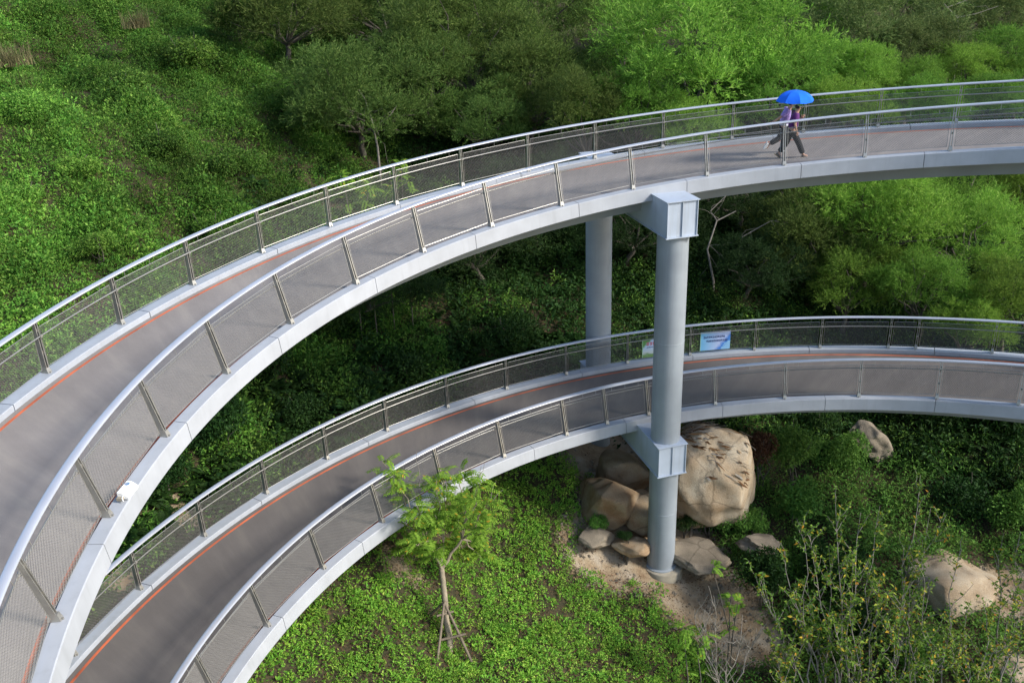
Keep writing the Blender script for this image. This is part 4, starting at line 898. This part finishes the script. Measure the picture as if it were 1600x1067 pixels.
# thin yellowing saplings in front
def sapling(label, base, tops, nleaf, seed, group, mt='leaf_yellow'):
    rr = random.Random(seed); rs = np.random.RandomState(seed); b = at(*base); b.z = gz(b.x, b.y); t = thing('sapling', label, 'sapling', b, group); C, D = [], []
    for tp in tops:
        e = at(*tp); st = MB(); pts = limb(st, b + Vector((rr.uniform(-.25, .25), rr.uniform(-.25, .25), -.1)), e, .028, .006, .03, 7, rr.randint(0, 9999))
        for k in range(15):
            f = rr.uniform(.22, .97); i = min(int(f * 7), 6); p = pts[i].lerp(pts[i + 1], f * 7 - i); Lb = rr.uniform(.5, 1.5) * (1.15 - f * .6)
            q = p + Vector((rr.uniform(-.6, .6), rr.uniform(-.5, .5), rr.uniform(.45, 1.0))).normalized() * Lb; bp = limb(st, p, q, .012, .004, .05, 4, rr.randint(0, 9999))
            for j in range(nleaf):
                g = rs.uniform(.15, 1.02); m = min(int(g * 4), 3); C.append(bp[m].lerp(bp[m + 1], g * 4 - m)[:]); v = rs.normal(size=3); v[2] = v[2] * .5 + .15; D.append(v)
        for j in range(nleaf):
            g = rs.uniform(.5, 1); i = min(int(g * 7), 6); C.append(pts[i].lerp(pts[i + 1], g * 7 - i)[:]); v = rs.normal(size=3); v[2] = abs(v[2]) * .5 + .3; D.append(v)
        part('stem', st, M['stem'], t, 70)
    C, D = np.array(C), np.array(D); n = len(C); Nn = unit(n, rs) * .7; Nn[:, 2] += .9
    if n:
        o = obj('foliage', np_mesh('foliage', *leaf_quads(C, D, Nn, .135 * rs.uniform(.6, 1.3, n), .062 * rs.uniform(.7, 1.2, n)), M[mt]), t); o.data.transform(Matrix.Translation(-b))
YG = 'thin yellowing saplings'
sapling('tallest yellowing sapling, its tip reaching highest right of the boulder gap', (1395, 1090, 27.5), [(1438, 742, 27), (1455, 790, 27.3), (1420, 850, 27.6), (1475, 800, 27.4)], 17, 1, YG)
sapling('yellowing sapling fan with many grey stems, middle of the thicket', (1320, 1095, 27.2), [(1305, 775, 27), (1345, 800, 27.4), (1265, 830, 26.9), (1375, 790, 27.3)], 17, 2, YG)
sapling('leftmost yellowing sapling, leaning left over the dark bush', (1280, 1100, 27.0), [(1180, 900, 26.6), (1225, 860, 26.8), (1245, 810, 27)], 15, 3, YG)
sapling('yellowing sapling in front of the flat topped boulder', (1460, 1100, 27.0), [(1500, 860, 26.8), (1440, 880, 26.6), (1410, 930, 26.5)], 9, 4, YG)
sapling('yellowing sapling at the right margin beside the boulder', (1560, 1095, 27.4), [(1595, 830, 27.2), (1560, 860, 27.3), (1610, 900, 27), (1580, 930, 27)], 13, 5, YG)
sapling('low yellowing sapling at the lower edge, right of the bare dark stems', (1240, 1105, 26.6), [(1200, 980, 26.4), (1255, 960, 26.4), (1225, 1010, 26.4)], 14, 6, YG)
sapling('yellowing sapling low in the middle of the thicket front', (1350, 1120, 26.4), [(1330, 930, 26.2), (1375, 900, 26.4), (1300, 960, 26.2), (1400, 960, 26.2)], 15, 7, YG)
sapling('bushy yellowing sapling low in front of the dense dark bush', (1290, 1110, 27.6), [(1260, 900, 27.4), (1300, 860, 27.6), (1335, 880, 27.8), (1230, 940, 27.2)], 20, 10, YG)
sapling('yellowing sapling low between boulder and right margin', (1520, 1110, 26.6), [(1510, 960, 26.6), (1550, 950, 26.6), (1480, 980, 26.4), (1590, 970, 26.8)], 17, 11, YG)
sapling('short yellowing sapling at the lower edge below the flat boulder', (1420, 1125, 26), [(1430, 1000, 26), (1470, 1010, 26), (1390, 990, 26)], 17, 12, YG)
sapling('clump of bare dark stems at the lower edge beside the feathery sapling', (1130, 1110, 26.4), [(1115, 930, 26.4), (1160, 960, 26.5), (1185, 990, 26.3), (1085, 950, 26.3), (1100, 975, 26.5)], 0, 8, None)
#NEXT
# ------------------------------------------------------------------ the two walkers under the umbrella
M['skin'] = simple('skin', (0.42, 0.24, 0.16), .55, var=.05)
M['hair'] = simple('hair_black', (0.012, 0.010, 0.010), .45, var=.3, scale=40)
M['purple'] = simple('cloth_dark_purple', (0.085, 0.014, 0.115), .85, var=.15, scale=14, bump=.3, bscale=30)
M['lilac'] = simple('cloth_lilac', (0.33, 0.23, 0.52), .85, var=.15, scale=14, bump=.3, bscale=30)
M['greywhite'] = simple('cloth_pale_grey', (0.45, 0.46, 0.52), .85, var=.1, scale=14)
M['trouser'] = simple('cloth_black_trousers', (0.010, 0.010, 0.013), .85, var=.3, scale=20, bump=.3, bscale=25)
M['trouser2'] = simple('cloth_charcoal_trousers', (0.014, 0.014, 0.018), .85, var=.3, scale=20, bump=.3, bscale=25)
M['shoe_w'] = simple('shoe_white', (0.75, 0.74, 0.73), .6)
M['shoe_d'] = simple('shoe_dark', (0.05, 0.04, 0.035), .6)
M['sole'] = simple('sole_tan', (0.35, 0.24, 0.13), .7)
M['umbrella'] = simple('umbrella_blue', (0.012, 0.14, 0.74), .85, var=.10, scale=6, spec=.2)
DG_ = bpy.context.evaluated_depsgraph_get
def skin(name, V, E, R, mt, parent, root=0, sub=2):
    me = bpy.data.meshes.new(name); me.from_pydata(V, E, []); o = bpy.data.objects.new(name, me); COL.objects.link(o)
    m = o.modifiers.new('skin', 'SKIN'); m.use_smooth_shade = True
    for i, r in enumerate(R):
        sv = me.skin_vertices[0].data[i]; sv.radius = r if isinstance(r, tuple) else (r, r); sv.use_root = i == root
    s = o.modifiers.new('sub', 'SUBSURF'); s.levels = s.render_levels = sub
    bpy.context.view_layer.update(); ev = o.evaluated_get(DG_()); nm = bpy.data.meshes.new_from_object(ev)
    bpy.data.objects.remove(o); bpy.data.meshes.remove(me); nm.name = name; nm.materials.clear(); nm.materials.append(mt)
    nm.polygons.foreach_set('use_smooth', [True] * len(nm.polygons)); nm.update()
    return obj(name, nm, parent)
def chain(pts): return [(i, i + 1) for i in range(len(pts) - 1)]
def person(label, loc, rz, J, top, top2, legs, shoe, hair_bun):
    p = thing('person', label, 'person', loc, 'walkers under the umbrella', rz)
    # joints: pelvis, waist, chest, neck, head + both arms + both legs
    names = ['pel', 'wai', 'che', 'nck', 'chin', 'hd', 'rsh', 'rel', 'rwr', 'rpl', 'lsh', 'lel', 'lwr', 'lpl', 'rhp', 'rkn', 'ran', 'rto', 'lhp', 'lkn', 'lan', 'lto']
    V = [J[n] for n in names]; ix = {n: i for i, n in enumerate(names)}
    rad = dict(pel=(.13, .10), wai=(.115, .09), che=(.13, .095), nck=(.052, .052), chin=(.062, .062), hd=(.095, .082), rsh=.055, rel=.04, rwr=.027, rpl=(.034, .018), lsh=.055, lel=.04, lwr=.027, lpl=(.034, .018),
               rhp=.082, rkn=.055, ran=.038, rto=.034, lhp=.082, lkn=.055, lan=.038, lto=.034)
    E = [('pel', 'wai'), ('wai', 'che'), ('che', 'nck'), ('nck', 'chin'), ('chin', 'hd')] + [e for s in 'rl' for e in (('che', s + 'sh'), (s + 'sh', s + 'el'), (s + 'el', s + 'wr'), (s + 'wr', s + 'pl'), ('pel', s + 'hp'), (s + 'hp', s + 'kn'), (s + 'kn', s + 'an'), (s + 'an', s + 'to'))]
    body = skin('body', V, [(ix[a], ix[b]) for a, b in E], [rad[n] for n in names], M['skin'], p)
    # fingers, thumb and face features joined to the body mesh
    mb = MB()
    for s in 'rl':
        w, q = Vector(J[s + 'wr']), Vector(J[s + 'pl']); d = (q - w).normalized(); sd = d.cross(Vector((0, 1, 0))); sd = sd.normalized() if sd.length > .1 else Vector((1, 0, 0)); cur = d.cross(sd).normalized() * (1 if s == 'r' else -1)
        for k, (u, L) in enumerate(((-.026, .062), (-.009, .07), (.009, .066), (.026, .05))):
            a = q + sd * u - d * .01; mb.tube([a, a + d * L * .5 + cur * .008, a + d * L * .8 + cur * .03], [.0095, .009, .007], 6)
        a = w + d * .03 + sd * .03; mb.tube([a, a + sd * .03 + d * .025, a + sd * .035 + d * .055], [.011, .010, .008], 6)
    hd = Vector(J['hd']); f = Vector(J['face']).normalized(); l = Vector((0, 0, 1)).cross(f).normalized(); u = f.cross(l)
    mb.hexa([hd + f * .088 - l * .014 - u * .03, hd + f * .118 - u * .03, hd + f * .088 + l * .014 - u * .03, hd + f * .085 - u * .034, hd + f * .088 - l * .007 + u * .015, hd + f * .098 + u * .015, hd + f * .088 + l * .007 + u * .015, hd + f * .085 + u * .015])
    for s in (-1, 1): mb.box(hd + l * .088 * s - u * .01 - f * .005, (.012, .008, .026), (f, l, u))
    for s in (-1, 1): mb.box(hd + f * .086 + l * .032 * s + u * .012, (.004, .013, .005), (f, l, u), 1)
    mb.box(hd + f * .085 - u * .058, (.006, .02, .004), (f, l, u), 2)
    m2 = mesh_of('feat', mb, [M['skin'], M['hair'], M['sole']]); import bmesh
    bm = bmesh.new(); bm.from_mesh(body.data); k0 = len(bm.faces); bm.from_mesh(m2); bm.faces.ensure_lookup_table()
    body.data.materials.append(M['hair']); body.data.materials.append(M['sole']); bm.to_mesh(body.data); bm.free()
    def sk(nm, ns, es, rr, mt, root=0, ex=None): return skin(nm, [J[n] if isinstance(n, str) else n for n in ns], es, rr, mt, p, root)
    mix = lambda a, b, t: tuple(Vector(J[a]).lerp(Vector(J[b]), t))
    cu = {s: mix(s + 'sh', s + 'el', .85) for s in 'rl'}
    sk('shirt', ['pel', 'wai', 'che', mix('che', 'nck', .62), 'rsh', cu['r'], 'lsh', cu['l']], [(0, 1), (1, 2), (2, 3), (2, 4), (4, 5), (2, 6), (6, 7)], [(.185, .155), (.18, .15), (.19, .15), (.08, .08), .092, .078, .092, .078], top)
    if top2: sk('shirt_hem', [mix('pel', 'wai', -.55), mix('pel', 'wai', .75)], [(0, 1)], [(.20, .168), (.192, .162)], top2)
    sk('trousers', ['pel', mix('pel', 'wai', .3), 'rhp', 'rkn', mix('rkn', 'ran', .9), 'lhp', 'lkn', mix('lkn', 'lan', .9)], [(0, 1), (0, 2), (2, 3), (3, 4), (0, 5), (5, 6), (6, 7)], [(.165, .138), (.16, .13), .115, .092, .085, .115, .092, .085], legs)
    for s in 'rl':
        a, t = Vector(J[s + 'an']), Vector(J[s + 'to']); d = (t - a).normalized(); dn = Vector(J[s + 'kn']) - a; dn = (dn - d * dn.dot(d)).normalized(); b = a - dn * .035
        sh = sk('shoe', [tuple(b - d * .05), tuple(b + d * .06), tuple(b + d * .15 - dn * .012)], [(0, 1), (1, 2)], [(.046, .046), (.05, .042), (.042, .028)], shoe)
        mb = MB(); mb.box(b + d * .05 - dn * .042, (.125, .044, .010), (d, dn.cross(d), dn)); obj('sole', mesh_of('sole', mb, M['sole'] if shoe is M['shoe_d'] else M['shoe_w']), sh)
    hv = [hd - f * .02 + u * .025, hd - f * .045 - u * .03, hd - f * .055 - u * .075] if not hair_bun else [hd - f * .02 + u * .025, hd - f * .055 - u * .01, hd - f * .13 - u * .0]
    sk('hair', [tuple(q) for q in hv], [(0, 1), (1, 2)], [(.108, .1), (.098, .085), (.05, .05)], M['hair'])
    return p
def walker_base(phi, off): return dp('u', phi, off, -KH)
JA = dict(pel=(0, 0, .84), wai=(.02, 0, .98), che=(.07, 0, 1.18), nck=(.10, 0, 1.34), chin=(.13, 0, 1.42), hd=(.145, 0, 1.49), face=(1, .1, -.12),
          rsh=(.05, -.17, 1.27), rel=(.02, -.22, 1.02), rwr=(.09, -.22, .80), rpl=(.11, -.22, .73), lsh=(.08, .17, 1.27), lel=(.12, .2, 1.04), lwr=(.30, .16, 1.12), lpl=(.33, .13, 1.18),
          rhp=(.0, -.09, .80), rkn=(.20, -.10, .46), ran=(.37, -.10, .085), rto=(.50, -.10, .055), lhp=(-.01, .09, .80), lkn=(-.10, .09, .44), lan=(-.33, .09, .11), lto=(-.23, .09, .03))
pa = walker_base(86.4, 1.25)
person('woman in dark purple shirt and black trousers striding, nearer of the two under the umbrella', pa, math.radians(86.4 - 90), JA, M['purple'], None, M['trouser'], M['shoe_d'], False)
JB = dict(pel=(0, 0, .85), wai=(.03, 0, .99), che=(.10, 0, 1.19), nck=(.15, 0, 1.34), chin=(.18, 0, 1.41), hd=(.20, 0, 1.48), face=(1, -.1, -.15),
          rsh=(.06, -.17, 1.27), rel=(-.17, -.22, 1.10), rwr=(-.36, -.22, .98), rpl=(-.42, -.22, .95), lsh=(.11, .17, 1.27), lel=(.16, .21, 1.04), lwr=(.30, .20, .90), lpl=(.35, .19, .86),
          rhp=(-.02, -.09, .81), rkn=(-.10, -.09, .46), ran=(-.42, -.09, .27), rto=(-.47, -.09, .15), lhp=(.0, .09, .81), lkn=(.09, .09, .45), lan=(.03, .09, .085), lto=(.16, .09, .04))
pb = walker_base(86.75, 1.95)
person('woman in lilac shirt and white shoes, arm swung back, farther under the umbrella', pb, math.radians(86.1 - 90), JB, M['lilac'], M['greywhite'], M['trouser2'], M['shoe_w'], False)
def umbrella():
    c = walker_base(86.3, 1.5) + Vector((.04, 0.0, 1.56)); t = thing('umbrella', 'open bright blue umbrella held over the two women', 'umbrella', c)
    n, k = 8, 7; Rr, hh = .56, .30; V = []
    for j in range(k + 1):
        q = j / k
        for i in range(n * 2):
            a = 2 * math.pi * i / (n * 2); e = 1 - .10 * q ** .5 * (1 - abs(math.cos(a * n / 2))); r = Rr * math.sin(q * 1.25) / math.sin(1.25) * e
            V.append(c + Vector((r * math.cos(a), r * math.sin(a), .06 + hh * (math.cos(q * 1.25) - math.cos(1.25)) / (1 - math.cos(1.25)) - .025 * q * q * (1 - abs(math.cos(a * n / 2))))))
    m = n * 2; mb = MB(); mb.add(V, [(j * m + i, j * m + (i + 1) % m, (j + 1) * m + (i + 1) % m, (j + 1) * m + i) for j in range(k) for i in range(m)])
    o = part('canopy', mb, M['umbrella'], t, 16)
    part('shaft', MB().tube([c + Vector((0, 0, .40)), c + Vector((0.02, 0, -.12)), c + Vector((.05, 0.03, -.32))], .008, 8), M['steel'], t)
    part('handle', MB().tube([c + Vector((.05, .03, -.30)), c + Vector((.06, .035, -.42))], .014, 8), M['dark'], t)
    for i in range(n):
        a = 2 * math.pi * i / n; pts = []
        for j in range(5):
            q = j / 4; r = Rr * math.sin(q * 1.25) / math.sin(1.25); pts.append(c + Vector((r * math.cos(a), r * math.sin(a), .05 + hh * (math.cos(q * 1.25) - math.cos(1.25)) / (1 - math.cos(1.25)))))
        part('rib', MB().tube(pts, .004, 4), M['steel'], t)
umbrella()

# ------------------------------------------------------------------ banners on the lower outer railing, box on the upper kerb
def banner_mat(name, kind):
    m, n, l = mat(name); tc = N(n, 'ShaderNodeTexCoord'); sp = N(n, 'ShaderNodeSeparateXYZ'); l.new(tc.outputs['UV'], sp.inputs[0])
    b = N(n, 'ShaderNodeBsdfPrincipled'); b.inputs['Roughness'].default_value = .5
    def mixc(f, A, B):
        k = N(n, 'ShaderNodeMix', data_type='RGBA'); l.new(f, k.inputs['Factor'])
        for s, v in (('A', A), ('B', B)):
            if isinstance(v, tuple): k.inputs[s].default_value = (*v, 1)
            else: l.new(v, k.inputs[s])
        return k.outputs['Result']
    def mr(v, a, c):
        k = N(n, 'ShaderNodeMapRange'); k.inputs[1].default_value = a; k.inputs[2].default_value = c; l.new(v, k.inputs[0]); return k.outputs[0]
    def add(v, w, s):
        k = N(n, 'ShaderNodeMath', operation='MULTIPLY_ADD'); l.new(w, k.inputs[0]); k.inputs[1].default_value = s; l.new(v, k.inputs[2]); return k.outputs[0]
    t = N(n, 'ShaderNodeTexNoise'); t.inputs['Scale'].default_value = 7; t.inputs['Detail'].default_value = 5; l.new(tc.outputs['UV'], t.inputs['Vector'])
    if kind == 0:
        base = mixc(mr(sp.outputs[0], .1, .6), (.20, .50, .76), (.46, .56, .80))
        d = add(add(sp.outputs[0], sp.outputs[1], -.55), t.outputs[0], .30)
        c = mixc(mr(d, .60, .74), base, (.06, .22, .62)); c = mixc(mr(add(d, t.outputs[0], .35), 1.0, 1.04), c, (.25, .50, .75))
    else:
        base = mixc(mr(sp.outputs[1], .25, .6), (.55, .62, .62), (.50, .68, .88)); d = add(sp.outputs[1], t.outputs[0], .35)
        c = mixc(mr(d, .42, .30), base, (.16, .30, .10)); e = add(add(sp.outputs[0], sp.outputs[1], -.6), t.outputs[0], .25); c = mixc(mr(e, -.12, -.22), c, (.12, .30, .08))
    l.new(c, b.inputs['Base Color']); o = N(n, 'ShaderNodeOutputMaterial'); l.new(b.outputs[0], o.inputs[0]); return m
M['ink'] = simple('ink_navy', (.03, .05, .16), .6); M['ink_red'] = simple('ink_red', (.55, .04, .05), .6); M['green_edge'] = simple('banner_edge_green', (.35, .60, .35), .6)
def banner(label, a0, a1, h0, h1, kind, lines):
    w = DK['l']['w'] - .035; q = [dp('l', a0, w, h0), dp('l', a1, w, h0), dp('l', a1, w, h1), dp('l', a0, w, h1)]
    nrm = (dp('l', (a0 + a1) / 2, 0, 0) - dp('l', (a0 + a1) / 2, 1, 0)).normalized(); t = thing('banner', label, 'banner', (q[0] + q[1]) / 2, 'banners tied to the lower railing')
    mb = MB().hexa([q[0] - nrm * .004, q[1] - nrm * .004, q[1], q[0], q[3] - nrm * .004, q[2] - nrm * .004, q[2], q[3]])
    o = part('printed_sheet', mb, banner_mat('banner_print_%d' % kind, kind), t); uv = o.data.uv_layers.new(name='UVMap')
    for lp in o.data.loops: vi = lp.vertex_index; uv.data[lp.index].uv = (1.0 if vi % 4 in (1, 2) else 0.0, 1.0 if vi > 3 else 0.0)
    rr = random.Random(kind); L = (q[1] - q[0]).length
    for (u0, v0, n, hgt, wid, mt) in lines:               # characters made of strokes, too small in the photograph to read
        for i in range(n):
            mb = MB(); cu = u0 + i * wid * 1.12
            def st(x0, y0, x1, y1):
                P = [quad_pt(q, (cu + wid * x) / L, (v0 + hgt * y) / (h1 - h0)) + nrm * .0035 for x, y in ((x0, y0), (x1, y0), (x1, y1), (x0, y1))]; mb.add(P, [(0, 1, 2, 3)])
            for y in rr.sample([.0, .2, .42, .62, .84], 4): st(.04, y, .96, y + .13)
            for x in rr.sample([.1, .43, .76], 2): st(x, .02 + rr.random() * .3, x + .14, .95)
            for k, f in enumerate(mb.v): mb.v[k] = tuple(Vector(f) + nrm * .0006 * ((k // 4) % 5))
            part('character', mb, mt, t)
    part('edge_strip', MB().add([quad_pt(q, u, v) + nrm * .003 for u, v in ((0, 0), (.018, 0), (.018, 1), (0, 1))], [(0, 1, 2, 3)]), M['green_edge'], t)
banner('pale blue banner with two lines of navy characters, on the lower railing', 92.6, 89.2, .12, .84, 0, [(.11, .47, 12, .085, .058, M['ink']), (.22, .32, 12, .085, .058, M['ink'])])
banner('white and green banner with red characters, half hidden by the front column', 99.3, 95.6, .12, .84, 1, [(.14, .46, 4, .13, .11, M['ink_red']), (.16, .36, 9, .05, .035, M['ink'])])
def kerb_box():
    a = 173.2; c = dp('u', a, -.13, 0.0); e = dp('u', a - 1, 0, 0) - dp('u', a + 1, 0, 0); e.z = 0; e.normalize(); r = (dp('u', a, 0, 0) - dp('u', a, 1, 0)).normalized(); Z = Vector((0, 0, 1))
    t = thing('control_box', 'small white box with blue badge on the upper ramp kerb, beside a railing post', 'box', c)
    def P(x, y, z): return c + e * x + r * y + Z * z
    L = .19; prof = [(-.09, .005), (.10, .005), (.10, .035), (-.01, .115), (-.09, .125)]; mb = MB(); n = len(prof)
    mb.add([P(s * L, y, z) for s in (-1, 1) for y, z in prof], [tuple(range(n)), tuple(range(2 * n - 1, n - 1, -1))] + [(i, n + i, n + (i + 1) % n, (i + 1) % n) for i in range(n)])
    part('housing', mb, M['bag'], t)
    mb = MB(); k = 18; cen = (.10, -.045); vs = [P(cen[0] + .05 * math.cos(2 * math.pi * i / k), cen[1] + .042 * math.sin(2 * math.pi * i / k), .122 + .003 - (cen[1] + .042 * math.sin(2 * math.pi * i / k) + .09) * .125) for i in range(k)]; mb.add(vs, [tuple(range(k))])
    part('badge', mb, M['box_blue'], t)
    part('bracket', MB().box(P(-.22, -.03, .03), (.04, .05, .025), (e, r, Z)), M['concrete'], t)
    mb = MB().tube([P(-L, .0, .06), P(-L - .06, .02, .05), P(-L - .08, .05, .01)], .008, 6); part('cable', mb, M['bag'], t)
kerb_box()
